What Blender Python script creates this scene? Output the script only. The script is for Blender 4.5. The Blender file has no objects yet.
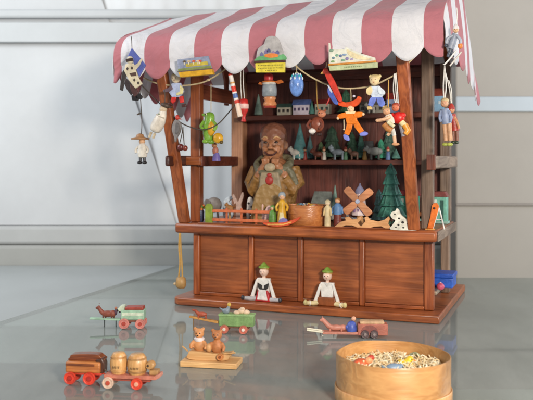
import bpy, bmesh, math, random
from mathutils import Vector, Matrix, noise
rnd = random.Random(7)
sc = bpy.context.scene
COL = sc.collection
pi = math.pi

# ------------------------------------------------------------------ survey: lens and stall frame (1 unit = 10 cm)
F, CX, HY, EYE = 780.0, 266.5, 160.0, 1.69
YAW = math.radians(21)
U = (math.cos(YAW), -math.sin(YAW)); V = (math.sin(YAW), math.cos(YAW))
W = 3.11
O = (174/780*8 - W*U[0], 8.0 - W*U[1])

def ray(px, py): return ((px-CX)/F, (HY-py)/F)
def at_v(px, py, v):                       # point of the sight line on the plane v (distance behind the stall front)
    dx, dz = ray(px, py)
    t = (v + O[0]*V[0] + O[1]*V[1])/(dx*V[0]+V[1])
    return Vector((t*dx, t, EYE+t*dz))
def at_h(px, py, h):                       # point of the sight line at height h
    dx, dz = ray(px, py); t = (h-EYE)/dz
    return Vector((t*dx, t, h))
def S(u, v, h): return Vector((O[0]+u*U[0]+v*V[0], O[1]+u*U[1]+v*V[1], h))
def uvh(p):
    x, y = p[0]-O[0], p[1]-O[1]
    return (x*U[0]+y*U[1], x*V[0]+y*V[1], p[2])

# ------------------------------------------------------------------ materials
def lin(hexs):
    hexs = hexs.lstrip('#')
    r = [int(hexs[i:i+2], 16)/255 for i in (0, 2, 4)]
    return tuple(c/12.92 if c <= .04045 else ((c+.055)/1.055)**2.4 for c in r)
def newmat(name):
    m = bpy.data.materials.new(name); m.use_nodes = True
    nt = m.node_tree; b = nt.nodes['Principled BSDF']
    return m, nt, b
def N(nt, t, **kw):
    n = nt.nodes.new(t)
    for k, v in kw.items(): setattr(n, k, v)
    return n
_paint = {}
def paint(hexs, rough=.42, var=.22, scale=14, bump=.15, spec=.5):
    key = (hexs, rough, var, scale, bump)
    if key in _paint: return _paint[key]
    m, nt, b = newmat('paint_'+hexs.strip('#'))
    c = lin(hexs)
    tc = N(nt, 'ShaderNodeTexCoord')
    n1 = N(nt, 'ShaderNodeTexNoise'); n1.inputs['Scale'].default_value = scale; n1.inputs['Detail'].default_value = 6
    n1.inputs['Roughness'].default_value = .65
    nt.links.new(tc.outputs['Object'], n1.inputs['Vector'])
    r = N(nt, 'ShaderNodeValToRGB')
    r.color_ramp.elements[0].position = .33; r.color_ramp.elements[1].position = .68
    r.color_ramp.elements[0].color = tuple(x*(1-var*1.6) for x in c)+(1,)
    r.color_ramp.elements[1].color = tuple(min(1, x*(1+var*.7)+.01*var) for x in c)+(1,)
    nt.links.new(n1.outputs['Fac'], r.inputs['Fac'])
    nt.links.new(r.outputs['Color'], b.inputs['Base Color'])
    n2 = N(nt, 'ShaderNodeTexNoise'); n2.inputs['Scale'].default_value = scale*4; n2.inputs['Detail'].default_value = 4
    nt.links.new(tc.outputs['Object'], n2.inputs['Vector'])
    bp = N(nt, 'ShaderNodeBump'); bp.inputs['Strength'].default_value = bump; bp.inputs['Distance'].default_value = .02
    nt.links.new(n2.outputs['Fac'], bp.inputs['Height']); nt.links.new(bp.outputs['Normal'], b.inputs['Normal'])
    mr = N(nt, 'ShaderNodeMapRange'); mr.inputs['To Min'].default_value = max(.05, rough-.12); mr.inputs['To Max'].default_value = rough+.15
    nt.links.new(n2.outputs['Fac'], mr.inputs['Value']); nt.links.new(mr.outputs['Result'], b.inputs['Roughness'])
    b.inputs['Specular IOR Level'].default_value = spec
    _paint[key] = m
    return m
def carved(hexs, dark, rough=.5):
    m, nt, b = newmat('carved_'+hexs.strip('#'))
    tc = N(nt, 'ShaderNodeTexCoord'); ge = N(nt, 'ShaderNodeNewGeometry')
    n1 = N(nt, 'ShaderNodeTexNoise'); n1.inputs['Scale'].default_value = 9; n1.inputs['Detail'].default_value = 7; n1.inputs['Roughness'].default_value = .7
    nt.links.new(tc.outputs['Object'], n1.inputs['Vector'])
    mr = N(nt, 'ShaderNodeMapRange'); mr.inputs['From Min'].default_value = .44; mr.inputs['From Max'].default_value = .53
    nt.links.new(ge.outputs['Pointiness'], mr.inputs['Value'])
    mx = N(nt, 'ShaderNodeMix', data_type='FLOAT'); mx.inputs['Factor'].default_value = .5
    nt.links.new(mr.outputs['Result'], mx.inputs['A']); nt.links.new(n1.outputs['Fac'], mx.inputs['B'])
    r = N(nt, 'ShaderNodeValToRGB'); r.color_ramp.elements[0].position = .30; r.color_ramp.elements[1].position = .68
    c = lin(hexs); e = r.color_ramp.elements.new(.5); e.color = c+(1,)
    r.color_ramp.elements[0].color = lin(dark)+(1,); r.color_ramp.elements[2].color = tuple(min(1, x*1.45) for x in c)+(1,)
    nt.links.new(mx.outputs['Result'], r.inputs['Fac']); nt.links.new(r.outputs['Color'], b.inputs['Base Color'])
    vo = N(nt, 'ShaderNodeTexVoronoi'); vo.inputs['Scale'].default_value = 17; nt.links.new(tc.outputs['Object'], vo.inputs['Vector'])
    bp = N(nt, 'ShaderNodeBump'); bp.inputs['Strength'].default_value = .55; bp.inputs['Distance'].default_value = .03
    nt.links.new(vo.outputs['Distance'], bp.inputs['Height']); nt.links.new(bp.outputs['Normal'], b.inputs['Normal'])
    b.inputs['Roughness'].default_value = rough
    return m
_wood = {}
def wood(dark, light, axis='x', rough=.38, scale=1.0, coat=.25):
    key = (dark, light, axis, rough, scale, coat)
    if key in _wood: return _wood[key]
    m, nt, b = newmat('wood_'+axis+'_'+light.strip('#'))
    tc = N(nt, 'ShaderNodeTexCoord')
    mp = N(nt, 'ShaderNodeMapping')
    st = {'x': (.55, 7, 7), 'y': (7, .55, 7), 'z': (7, 7, .55)}[axis]
    mp.inputs['Scale'].default_value = tuple(s*scale for s in st)
    inf = N(nt, 'ShaderNodeObjectInfo')
    off = N(nt, 'ShaderNodeVectorMath', operation='SCALE'); off.inputs[0].default_value = (9.1, 5.3, 7.7)
    nt.links.new(inf.outputs['Random'], off.inputs['Scale'])
    ad = N(nt, 'ShaderNodeVectorMath', operation='ADD')
    nt.links.new(tc.outputs['Object'], ad.inputs[0]); nt.links.new(off.outputs[0], ad.inputs[1])
    nt.links.new(ad.outputs[0], mp.inputs['Vector'])
    n1 = N(nt, 'ShaderNodeTexNoise'); n1.inputs['Scale'].default_value = 1.6; n1.inputs['Detail'].default_value = 3; n1.inputs['Distortion'].default_value = .5
    nt.links.new(mp.outputs[0], n1.inputs['Vector'])
    # growth rings: fold the stretched noise
    mu = N(nt, 'ShaderNodeMath', operation='MULTIPLY'); mu.inputs[1].default_value = 9
    nt.links.new(n1.outputs['Fac'], mu.inputs[0])
    pp = N(nt, 'ShaderNodeMath', operation='PINGPONG'); pp.inputs[1].default_value = 1
    nt.links.new(mu.outputs[0], pp.inputs[0])
    n2 = N(nt, 'ShaderNodeTexNoise'); n2.inputs['Scale'].default_value = 7; n2.inputs['Detail'].default_value = 6
    nt.links.new(mp.outputs[0], n2.inputs['Vector'])
    n3 = N(nt, 'ShaderNodeTexNoise'); n3.inputs['Scale'].default_value = 1.3; n3.inputs['Detail'].default_value = 3
    nt.links.new(ad.outputs[0], n3.inputs['Vector'])
    mx = N(nt, 'ShaderNodeMix', data_type='FLOAT'); mx.inputs['Factor'].default_value = .55
    nt.links.new(pp.outputs[0], mx.inputs['A']); nt.links.new(n2.outputs['Fac'], mx.inputs['B'])
    mx2 = N(nt, 'ShaderNodeMix', data_type='FLOAT'); mx2.inputs['Factor'].default_value = .45
    nt.links.new(mx.outputs['Result'], mx2.inputs['A']); nt.links.new(n3.outputs['Fac'], mx2.inputs['B'])
    r = N(nt, 'ShaderNodeValToRGB')
    r.color_ramp.elements[0].position = .22; r.color_ramp.elements[1].position = .72
    r.color_ramp.elements[0].color = lin(dark)+(1,); r.color_ramp.elements[1].color = lin(light)+(1,)
    nt.links.new(mx2.outputs['Result'], r.inputs['Fac'])
    # knots: rare dark ovals, and a tone of its own for each board
    vo = N(nt, 'ShaderNodeTexVoronoi'); vo.inputs['Scale'].default_value = 1.0
    mk = N(nt, 'ShaderNodeMapping'); mk.inputs['Scale'].default_value = tuple({7: 2.6, .55: 1.1}[q]*max(.6, scale*.7) for q in st)
    nt.links.new(ad.outputs[0], mk.inputs['Vector']); nt.links.new(mk.outputs[0], vo.inputs['Vector'])
    kr = N(nt, 'ShaderNodeMapRange'); kr.inputs['From Min'].default_value = .03; kr.inputs['From Max'].default_value = .16; kr.inputs['To Min'].default_value = .45; kr.inputs['To Max'].default_value = 1
    nt.links.new(vo.outputs['Distance'], kr.inputs['Value'])
    rv = N(nt, 'ShaderNodeMapRange'); rv.inputs['To Min'].default_value = .84; rv.inputs['To Max'].default_value = 1.14
    nt.links.new(inf.outputs['Random'], rv.inputs['Value'])
    km = N(nt, 'ShaderNodeMath', operation='MULTIPLY'); nt.links.new(kr.outputs['Result'], km.inputs[0]); nt.links.new(rv.outputs['Result'], km.inputs[1])
    n4 = N(nt, 'ShaderNodeTexNoise'); n4.inputs['Scale'].default_value = 2.1; n4.inputs['Detail'].default_value = 5; n4.inputs['Distortion'].default_value = .8
    nt.links.new(ad.outputs[0], n4.inputs['Vector'])
    r4 = N(nt, 'ShaderNodeMapRange'); r4.inputs['From Min'].default_value = .3; r4.inputs['From Max'].default_value = .7; r4.inputs['To Min'].default_value = .66; r4.inputs['To Max'].default_value = 1.22
    nt.links.new(n4.outputs['Fac'], r4.inputs['Value'])
    k2 = N(nt, 'ShaderNodeMath', operation='MULTIPLY'); nt.links.new(km.outputs[0], k2.inputs[0]); nt.links.new(r4.outputs['Result'], k2.inputs[1]); km = k2
    rr_ = N(nt, 'ShaderNodeMapRange'); rr_.inputs['To Min'].default_value = max(.1, rough-.14); rr_.inputs['To Max'].default_value = rough+.2
    nt.links.new(n4.outputs['Fac'], rr_.inputs['Value']); nt.links.new(rr_.outputs['Result'], b.inputs['Roughness'])
    sc_ = N(nt, 'ShaderNodeVectorMath', operation='SCALE'); nt.links.new(r.outputs['Color'], sc_.inputs[0]); nt.links.new(km.outputs[0], sc_.inputs['Scale'])
    nt.links.new(sc_.outputs[0], b.inputs['Base Color'])
    bp = N(nt, 'ShaderNodeBump'); bp.inputs['Strength'].default_value = .2; bp.inputs['Distance'].default_value = .02
    nt.links.new(mx.outputs['Result'], bp.inputs['Height']); nt.links.new(bp.outputs['Normal'], b.inputs['Normal'])
    b.inputs['Coat Weight'].default_value = coat; b.inputs['Coat Roughness'].default_value = .3
    _wood[key] = m
    return m
def fabric(name, hexs):
    m, nt, b = newmat(name)
    c = lin(hexs)
    tc = N(nt, 'ShaderNodeTexCoord')
    n1 = N(nt, 'ShaderNodeTexNoise'); n1.inputs['Scale'].default_value = 2.2; n1.inputs['Detail'].default_value = 7; n1.inputs['Roughness'].default_value = .7
    nt.links.new(tc.outputs['Object'], n1.inputs['Vector'])
    r = N(nt, 'ShaderNodeValToRGB'); r.color_ramp.elements[0].position = .3; r.color_ramp.elements[1].position = .7
    r.color_ramp.elements[0].color = tuple(x*.86 for x in c)+(1,); r.color_ramp.elements[1].color = tuple(min(1, x*1.07) for x in c)+(1,)
    nt.links.new(n1.outputs['Fac'], r.inputs['Fac'])
    w = N(nt, 'ShaderNodeTexNoise'); w.inputs['Scale'].default_value = 160; w.inputs['Detail'].default_value = 2
    nt.links.new(tc.outputs['Object'], w.inputs['Vector'])
    w2 = N(nt, 'ShaderNodeTexNoise'); w2.inputs['Scale'].default_value = 3.5; w2.inputs['Detail'].default_value = 3; w2.inputs['Distortion'].default_value = 1.2
    nt.links.new(tc.outputs['Object'], w2.inputs['Vector'])
    b0 = N(nt, 'ShaderNodeBump'); b0.inputs['Strength'].default_value = .35; b0.inputs['Distance'].default_value = .12; nt.links.new(w2.outputs['Fac'], b0.inputs['Height'])
    bp = N(nt, 'ShaderNodeBump'); bp.inputs['Strength'].default_value = .4; bp.inputs['Distance'].default_value = .01
    nt.links.new(w.outputs['Fac'], bp.inputs['Height']); nt.links.new(b0.outputs['Normal'], bp.inputs['Normal'])
    tr = N(nt, 'ShaderNodeBsdfTranslucent'); ms = N(nt, 'ShaderNodeMixShader'); ms.inputs[0].default_value = .22
    nt.links.new(r.outputs['Color'], b.inputs['Base Color']); nt.links.new(r.outputs['Color'], tr.inputs['Color'])
    nt.links.new(bp.outputs['Normal'], b.inputs['Normal'])
    b.inputs['Roughness'].default_value = .85; b.inputs['Specular IOR Level'].default_value = .2
    b.inputs['Sheen Weight'].default_value = .15
    out = nt.nodes['Material Output']
    nt.links.new(b.outputs[0], ms.inputs[1]); nt.links.new(tr.outputs[0], ms.inputs[2]); nt.links.new(ms.outputs[0], out.inputs[0])
    return m

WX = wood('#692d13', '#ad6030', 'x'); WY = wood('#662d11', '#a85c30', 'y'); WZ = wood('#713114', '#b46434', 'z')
PANEL = wood('#6c3114', '#ac6132', 'x', .42, .8)
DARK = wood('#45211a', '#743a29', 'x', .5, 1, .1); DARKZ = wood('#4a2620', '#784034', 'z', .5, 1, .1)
COOLLITZ = wood('#5a4537', '#957c69', 'z', .5, 1, .1); COOLLITY = wood('#604c40', '#9c8775', 'y', .5, 1, .1)  # stall wood with cool light from the right put into its colour
LIGHTW = wood('#b98750', '#dcb37e', 'x', .45, 1.5, .15)
CHIP = wood('#c28c48', '#dfb06a', 'x', .4, 1.2, .2)
TAN = wood('#b8824e', '#dfae78', 'x', .5, 2, .1)
ROSE = fabric('rose_cloth', '#c67e87'); WHITE = fabric('white_cloth', '#e9e8ec')

# ------------------------------------------------------------------ mesh builder
class MB:
    def __init__(s, T=None):
        s.v = []; s.f = []; s.fm = []; s.mats = []; s.T = T or (lambda x, y, d: (x, y, d))
    def mi(s, mat):
        if mat not in s.mats: s.mats.append(mat)
        return s.mats.index(mat)
    def raw(s, verts, faces, mat):
        o = len(s.v); i = s.mi(mat)
        s.v += [s.T(*p) for p in verts]
        for f in faces: s.f.append([o+k for k in f]); s.fm.append(i)
        return s
    def prism(s, pts, d0, d1, mat):
        n = len(pts)
        vs = [(x, y, d0) for x, y in pts]+[(x, y, d1) for x, y in pts]
        return s.raw(vs, [list(range(n)), list(range(2*n-1, n-1, -1))]+[[i, i+n, (i+1) % n+n, (i+1) % n] for i in range(n)], mat)
    def box(s, a, b, mat):
        x0, y0, z0 = a; x1, y1, z1 = b
        vs = [(x0, y0, z0), (x1, y0, z0), (x1, y1, z0), (x0, y1, z0), (x0, y0, z1), (x1, y0, z1), (x1, y1, z1), (x0, y1, z1)]
        return s.raw(vs, [[0, 3, 2, 1], [4, 5, 6, 7], [0, 1, 5, 4], [1, 2, 6, 5], [2, 3, 7, 6], [3, 0, 4, 7]], mat)
    def ball(s, c, r, mat, n=14, m=9, tilt=0):
        if not hasattr(r, '__len__'): r = (r, r, r)
        vs = []; fs = []; ct, st = math.cos(tilt), math.sin(tilt)
        def P(a, b, q):
            x, y, z = r[0]*a, r[1]*b, r[2]*q
            return (c[0]+x*ct-y*st, c[1]+x*st+y*ct, c[2]+z)
        vs.append(P(0, -1, 0))
        for i in range(1, m):
            th = pi*i/m
            for j in range(n):
                ph = 2*pi*j/n
                vs.append(P(math.sin(th)*math.cos(ph), -math.cos(th), math.sin(th)*math.sin(ph)))
        vs.append(P(0, 1, 0)); e = len(vs)-1
        for j in range(n): fs.append([0, 1+(j+1) % n, 1+j])
        for i in range(m-2):
            for j in range(n):
                a = 1+i*n+j; b = 1+i*n+(j+1) % n
                fs.append([a, b, b+n, a+n])
        for j in range(n): fs.append([e, 1+(m-2)*n+j, 1+(m-2)*n+(j+1) % n])
        return s.raw(vs, fs, mat)
    def sweep(s, path, radii, mat, n=8):
        path = [Vector(p) for p in path]
        if not hasattr(radii, '__len__'): radii = [radii]*len(path)
        vs = []; fs = []; up = None
        for i, p in enumerate(path):
            d = (path[min(i+1, len(path)-1)]-path[max(i-1, 0)])
            if d.length < 1e-9: d = Vector((0, 1, 0))
            d.normalize()
            if up is None:
                up = Vector((0, 0, 1)) if abs(d.z) < .9 else Vector((1, 0, 0))
            a = d.cross(up)
            if a.length < 1e-6: a = d.cross(Vector((1, 0, 0)))
            a.normalize(); b = a.cross(d).normalized(); up = b
            for j in range(n):
                q = p+(a*math.cos(2*pi*j/n)+b*math.sin(2*pi*j/n))*radii[i]
                vs.append(tuple(q))
        for i in range(len(path)-1):
            for j in range(n):
                k = (j+1) % n
                fs.append([i*n+j, i*n+k, (i+1)*n+k, (i+1)*n+j])
        fs.append(list(range(n-1, -1, -1))); L = (len(path)-1)*n; fs.append([L+j for j in range(n)])
        return s.raw(vs, fs, mat)
    def rod(s, p, q, r0, r1, mat, n=10): return s.sweep([p, q], [r0, r1], mat, n)
    def lathe(s, x, d, prof, mat, n=20, ax='y', jag=0, wob=0):     # prof: (radius, y) along the y axis, or (radius, d) when ax == 'd'
        vs = []; fs = []
        for i, (r, h) in enumerate(prof):
            for j in range(n):
                a = 2*pi*j/n; rr = r*(1+(jag if j % 2 else -jag))*(1+wob*rnd.uniform(-1, 1))
                if ax == 'y': vs.append((x+rr*math.cos(a), h, d+rr*math.sin(a)))
                else: vs.append((x+rr*math.cos(a), d+rr*math.sin(a), h))
        for i in range(len(prof)-1):
            for j in range(n):
                k = (j+1) % n
                fs.append([i*n+j, i*n+k, (i+1)*n+k, (i+1)*n+j])
        fs.append(list(range(n))); L = (len(prof)-1)*n; fs.append([L+n-1-j for j in range(n)])
        return s.raw(vs, fs, mat)
    def build(s, name, parent=None, bevel=0, sub=0, remesh=0, smooth=50, seg=2):
        me = bpy.data.meshes.new(name)
        me.from_pydata(s.v, [], s.f)
        for m in s.mats: me.materials.append(m)
        for p, i in zip(me.polygons, s.fm): p.material_index = i
        bm = bmesh.new(); bm.from_mesh(me); bmesh.ops.recalc_face_normals(bm, faces=bm.faces); bm.to_mesh(me); bm.free()
        me.polygons.foreach_set('use_smooth', [True]*len(me.polygons))
        me.set_sharp_from_angle(angle=math.radians(smooth)); me.update()
        o = bpy.data.objects.new(name, me); COL.objects.link(o)
        if parent: o.parent = parent
        if bevel:
            b = o.modifiers.new('bevel', 'BEVEL'); b.width = bevel; b.segments = seg; b.limit_method = 'ANGLE'; b.angle_limit = math.radians(40)
        if remesh:
            b = o.modifiers.new('remesh', 'REMESH'); b.mode = 'VOXEL'; b.voxel_size = remesh; b.use_smooth_shade = True
            k = o.modifiers.new('smooth', 'SMOOTH'); k.factor = .5; k.iterations = 4
        if sub:
            b = o.modifiers.new('subsurf', 'SUBSURF'); b.levels = sub; b.render_levels = sub
        return o

def tagit(o, label, cat, group=None, kind=None):
    if kind: o['kind'] = kind
    else: o['label'] = label; o['category'] = cat
    if label and kind: o['label'] = label
    if group: o['group'] = group
    return o
def empty(name, loc, rz=0, label=None, cat=None, group=None):
    o = bpy.data.objects.new(name, None); COL.objects.link(o); o.location = loc; o.rotation_euler = (0, 0, rz)
    o.empty_display_size = .1
    if label: tagit(o, label, cat, group)
    return o
def curve_closed(pts, n=5):
    out = []; L = len(pts)
    for i in range(L):
        p0, p1, p2, p3 = [Vector(pts[(i+k-1) % L]) for k in range(4)]
        for j in range(n):
            t = j/n
            out.append(tuple(.5*((2*p1)+(p2-p0)*t+(2*p0-5*p1+4*p2-p3)*t*t+(3*p1-p0-3*p2+p3)*t**3)))
    return out
def curve_open(pts, n=6):
    pts = [Vector(p) for p in pts]; P = [pts[0]*2-pts[1]]+pts+[pts[-1]*2-pts[-2]]; out = []
    for i in range(1, len(P)-2):
        p0, p1, p2, p3 = P[i-1:i+3]
        for j in range(n):
            t = j/n
            out.append(tuple(.5*((2*p1)+(p2-p0)*t+(2*p0-5*p1+4*p2-p3)*t*t+(3*p1-p0-3*p2+p3)*t**3)))
    out.append(tuple(pts[-1])); return out
def ell(x, y, rx, ry, n=20): return [(x+rx*math.cos(2*pi*i/n), y+ry*math.sin(2*pi*i/n)) for i in range(n)]

class Toy:
    """A small thing measured off the photograph in its own local grid: x to the right, y downwards, d away from the viewer
    (grid unit = the size one photo pixel has at the thing's real distance)."""
    def __init__(s, name, label, cat, px, py, v=None, h=None, group=None, rz=None, k=None):
        if v is not None and h is not None:
            p = at_v(px, HY, v); loc = Vector((p.x, p.y, h))
        elif v is not None: loc = at_v(px, py, v)
        else: loc = at_h(px, py, h)
        s.k = k or loc.y/F; s.px, s.py = px, py
        s.rz = -YAW if rz is None else rz
        s.cx = 1/max(.8, math.cos(s.rz))
        s.root = empty(name, loc, s.rz, label, cat, group)
    def T(s, x, y, d): return ((x-s.px)*s.k*s.cx, d*s.k, (s.py-y)*s.k)
    def mb(s): return MB(s.T)
    def add(s, name, m, bev=.5, parent=None, **kw): return m.build(name, parent or s.root, bevel=bev*s.k, **kw)
    def prism(s, name, mat, pts, d0=-1, d1=1, bev=.5, smooth=False, parent=None):
        if smooth: pts = curve_closed(pts)
        return s.add(name, s.mb().prism(pts, d0, d1, mat), bev, parent)
    def ball(s, name, mat, x, y, d, r, parent=None, tilt=0): return s.add(name, s.mb().ball((x, y, d), r, mat, tilt=tilt), 0, parent)
    def rod(s, name, mat, p, q, r0, r1=None, parent=None): return s.add(name, s.mb().rod(p, q, r0, r1 or r0, mat), .3, parent)
    def lathe(s, name, mat, x, prof, d=0, parent=None, n=20, **kw): return s.add(name, s.mb().lathe(x, d, prof, mat, n, **kw), 0, parent)
    def box(s, name, mat, a, b, bev=.5, parent=None): return s.add(name, s.mb().box(a, b, mat), bev, parent)
    def thread(s, name, mat, pts, r=.35, parent=None, n=6): return s.add(name, s.mb().sweep(curve_open([p if len(p) == 3 else (*p, 0) for p in pts], 5), r, mat, n), 0, parent)
    def face(s, x, y, d, r, skin='#e8b894', parent=None, eye='#2a1c18', mouth='#a03028'):
        hd = s.ball('head', paint(skin, .4, .1), x, y, d, (r, r*1.08, r), parent)
        e = s.mb()
        for sx in (-1, 1): e.ball((x+sx*r*.36, y-r*.05, d-r*.93), r*.11, paint(eye, .3), 8, 6)
        s.add('eyes', e, 0, hd)
        s.add('mouth', s.mb().ball((x, y+r*.48, d-r*.85), (r*.2, r*.07, r*.1), paint(mouth, .4), 8, 6), 0, hd)
        s.add('nose', s.mb().ball((x, y+r*.18, d-r*1.0), r*.14, paint(skin, .4, .1), 8, 6), 0, hd)
        return hd

# ------------------------------------------------------------------ setting
def plain(name, hexs, rough=.8, var=.06, scale=.6, bump=.03): return paint(hexs, rough, var, scale, bump)
def wbox(name, a, b, mat, rz=0, bevel=.02, loc=None):
    o = MB().box(a, b, mat).build(name, None, bevel); o['kind'] = 'structure'
    return o
wall = wbox('wall', (-9, 13.3, -3), (10, 13.5, 8), plain('wall', '#ccd2d6'))
# ledge bands along the foot of the wall
wbox('wall_ledge', (-9, 12.82, -.1), (10, 13.3, .285), plain('l1', '#a3a4a0'), bevel=.06)
wbox('wall_ledge_board', (-9, 12.86, .287), (10, 13.3, .60), plain('l2', '#b3b5b4'), bevel=.06)
# upper boards of the window recess
wbox('wall_cornice', (-9, 12.76, 4.02), (2.5, 12.84, 4.16), plain('c1', '#bbbfc1'), bevel=.05)
wbox('wall_cornice_board', (-9, 12.80, 3.62), (2.5, 12.84, 3.95), plain('c2', '#bec2c4'), bevel=.02)
m = MB(); lm_ = plain('pan', '#c6c9cb', .8, .05)
m.raw([(-9, 12.95, .61), (-1.50, 12.95, .61), (-2.95, 12.95, 5.0), (-9, 12.95, 5.0), (-9, 12.953, .61), (-1.50, 12.953, .61), (-2.95, 12.953, 5.0), (-9, 12.953, 5.0)],
      [[0, 1, 2, 3], [7, 6, 5, 4], [0, 4, 5, 1], [1, 5, 6, 2], [2, 6, 7, 3], [3, 7, 4, 0]], lm_)
o = m.build('case_light_panel', None, .02); o['kind'] = 'structure'  # darker tone and slanted edge paint in the limit of the case lighting
# pale curtain hanging behind the stall
m = MB(); cm = plain('curt', '#dcdfe1', .9); nx = 120
vs = []; fs = []
for i in range(nx+1):
    x = -2.9+5.2*i/nx; yy = 13.0+.012*math.sin(i*.9)+.010*math.sin(i*.37+1)
    vs += [(x, yy, .62), (x, yy+.02, 4.8)]
for i in range(nx): fs.append([2*i, 2*i+2, 2*i+3, 2*i+1])
m.raw(vs, fs, cm); o = m.build('curtain', None, smooth=80); tagit(o, 'pale white curtain hanging in folds behind the open left side of the stall', 'curtain')
pil = wbox('right_wall', (2.72, 11.2, -3), (10, 11.7, 6), plain('pil', '#aaa59e'))
wbox('right_wall_band', (2.715, 11.17, 1.03), (10, 11.196, 1.07), plain('pilb', '#948e88'), bevel=.01)
wbox('right_wall_cap', (2.712, 11.16, 2.38), (10, 11.195, 2.60), plain('pilc', '#bcc6ce'), bevel=.02)
# glass shelf on which everything stands, and the lower shelf seen through it
gm, nt, b = newmat('shelf_glass')
nt.nodes.remove(b)
fr = N(nt, 'ShaderNodeFresnel'); fr.inputs['IOR'].default_value = 1.32
gl = N(nt, 'ShaderNodeBsdfGlossy'); gl.inputs['Roughness'].default_value = .035; gl.inputs['Color'].default_value = (.93, .97, .96, 1)
tr = N(nt, 'ShaderNodeBsdfTransparent'); tr.inputs['Color'].default_value = (.86, .92, .88, 1)
df = N(nt, 'ShaderNodeBsdfDiffuse'); df.inputs['Color'].default_value = (.66, .68, .64, 1)
md = N(nt, 'ShaderNodeMixShader'); md.inputs[0].default_value = .42
nt.links.new(tr.outputs[0], md.inputs[1]); nt.links.new(df.outputs[0], md.inputs[2])
ms = N(nt, 'ShaderNodeMixShader')
tcg = N(nt, 'ShaderNodeTexCoord'); ng = N(nt, 'ShaderNodeTexNoise'); ng.inputs['Scale'].default_value = 1.4; ng.inputs['Detail'].default_value = 8; ng.inputs['Roughness'].default_value = .7
nt.links.new(tcg.outputs['Object'], ng.inputs['Vector'])
mg = N(nt, 'ShaderNodeMapRange'); mg.inputs['To Min'].default_value = .015; mg.inputs['To Max'].default_value = .075
nt.links.new(ng.outputs['Fac'], mg.inputs['Value'])
mpd = N(nt, 'ShaderNodeMapping'); mpd.inputs['Scale'].default_value = (1.2, .35, 1); ngd = N(nt, 'ShaderNodeTexNoise'); ngd.inputs['Scale'].default_value = 1.6; ngd.inputs['Detail'].default_value = 9; ngd.inputs['Roughness'].default_value = .75
nt.links.new(tcg.outputs['Object'], mpd.inputs['Vector']); nt.links.new(mpd.outputs[0], ngd.inputs['Vector'])
mrd = N(nt, 'ShaderNodeMapRange'); mrd.inputs['From Min'].default_value = .3; mrd.inputs['From Max'].default_value = .7; mrd.inputs['To Min'].default_value = .24; mrd.inputs['To Max'].default_value = .38
nt.links.new(ngd.outputs['Fac'], mrd.inputs['Value']); nt.links.new(mrd.outputs['Result'], md.inputs[0]); nt.links.new(mg.outputs['Result'], gl.inputs['Roughness'])
nt.links.new(fr.outputs[0], ms.inputs[0]); nt.links.new(md.outputs[0], ms.inputs[1]); nt.links.new(gl.outputs[0], ms.inputs[2])
nt.links.new(ms.outputs[0], nt.nodes['Material Output'].inputs[0])
clear, nt, b = newmat('glass_underside'); nt.nodes.remove(b)
tr = N(nt, 'ShaderNodeBsdfTransparent'); tr.inputs['Color'].default_value = (.97, .99, .98, 1)
nt.links.new(tr.outputs[0], nt.nodes['Material Output'].inputs[0])
EDGE = paint('#87918f', .25, .1)
a0 = at_h(66, 300.5, 0); a1 = at_h(180, 264.5, 0); dr = (a1-a0).normalized()
A = a0-dr*7; B = a1+dr*.35
poly = [(A.x, A.y), (B.x, B.y), (8, B.y), (8, 2.0), (-6, 2.0)]
if A.y < 2: A = a0+dr*((2.0-a0.y)/dr.y); poly = [(A.x, 2.0), (B.x, B.y), (8, B.y), (8, 2.0)]
g = MB(); n = len(poly)
g.raw([(x, y, 0) for x, y in poly], [list(range(n-1, -1, -1))], gm)
g.raw([(x, y, -.07) for x, y in poly], [list(range(n))], clear)
g.raw([(x, y, 0) for x, y in poly]+[(x, y, -.07) for x, y in poly], [[i, (i+1) % n, (i+1) % n+n, i+n] for i in range(n)], EDGE)
o = g.build('glass_shelf', None); o['kind'] = 'structure'
lm, nt, b = newmat('lower_shelf_paint')
tc = N(nt, 'ShaderNodeTexCoord'); mp = N(nt, 'ShaderNodeMapping'); mp.inputs['Scale'].default_value = (.9, .12, 1); mp.inputs['Rotation'].default_value = (0, 0, -.05)
nz = N(nt, 'ShaderNodeTexNoise'); nz.inputs['Scale'].default_value = 1.3; nz.inputs['Detail'].default_value = 2
nt.links.new(tc.outputs['Object'], mp.inputs['Vector']); nt.links.new(mp.outputs[0], nz.inputs['Vector'])
r = N(nt, 'ShaderNodeValToRGB'); r.color_ramp.elements[0].position = .35; r.color_ramp.elements[1].position = .65
r.color_ramp.elements[0].color = lin('#bcc4bb')+(1,); r.color_ramp.elements[1].color = lin('#e2e8e2')+(1,)
nt.links.new(nz.outputs['Fac'], r.inputs['Fac']); nt.links.new(r.outputs['Color'], b.inputs['Base Color']); b.inputs['Roughness'].default_value = .7
o = MB().box((-9, 1.0, -1.7), (10, 13.3, -1.6), lm).build('lower_shelf', None); o['kind'] = 'structure'
# window board behind the glass edge
wbox('window_board', (-9, 8.2, -.45), (-.2, 12.815, -.04), plain('wb', '#a9aeae', .55))

# ------------------------------------------------------------------ market stall
stall = empty('market_stall', S(0, 0, 0), -YAW, 'brown wooden toy market stall with red and white striped scalloped canopy', 'market stall')
def sb(name, a, b, mat, bev=.012, parent=None): return MB().box(a, b, mat).build(name, parent or stall, bev)
# base plate with rounded front left corner
bp = [(.10, 0), (3.10, 0), (3.10, 2.2), (.0, 2.2), (0, .12), (.03, .04)]
MB().raw([(x, y, .003) for x, y in bp]+[(x, y, .088) for x, y in bp], [list(range(5, -1, -1)), list(range(6, 12))]+[[i, (i+1) % 6, (i+1) % 6+6, i+6] for i in range(6)], WX).build('base_plate', stall, .014)
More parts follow.
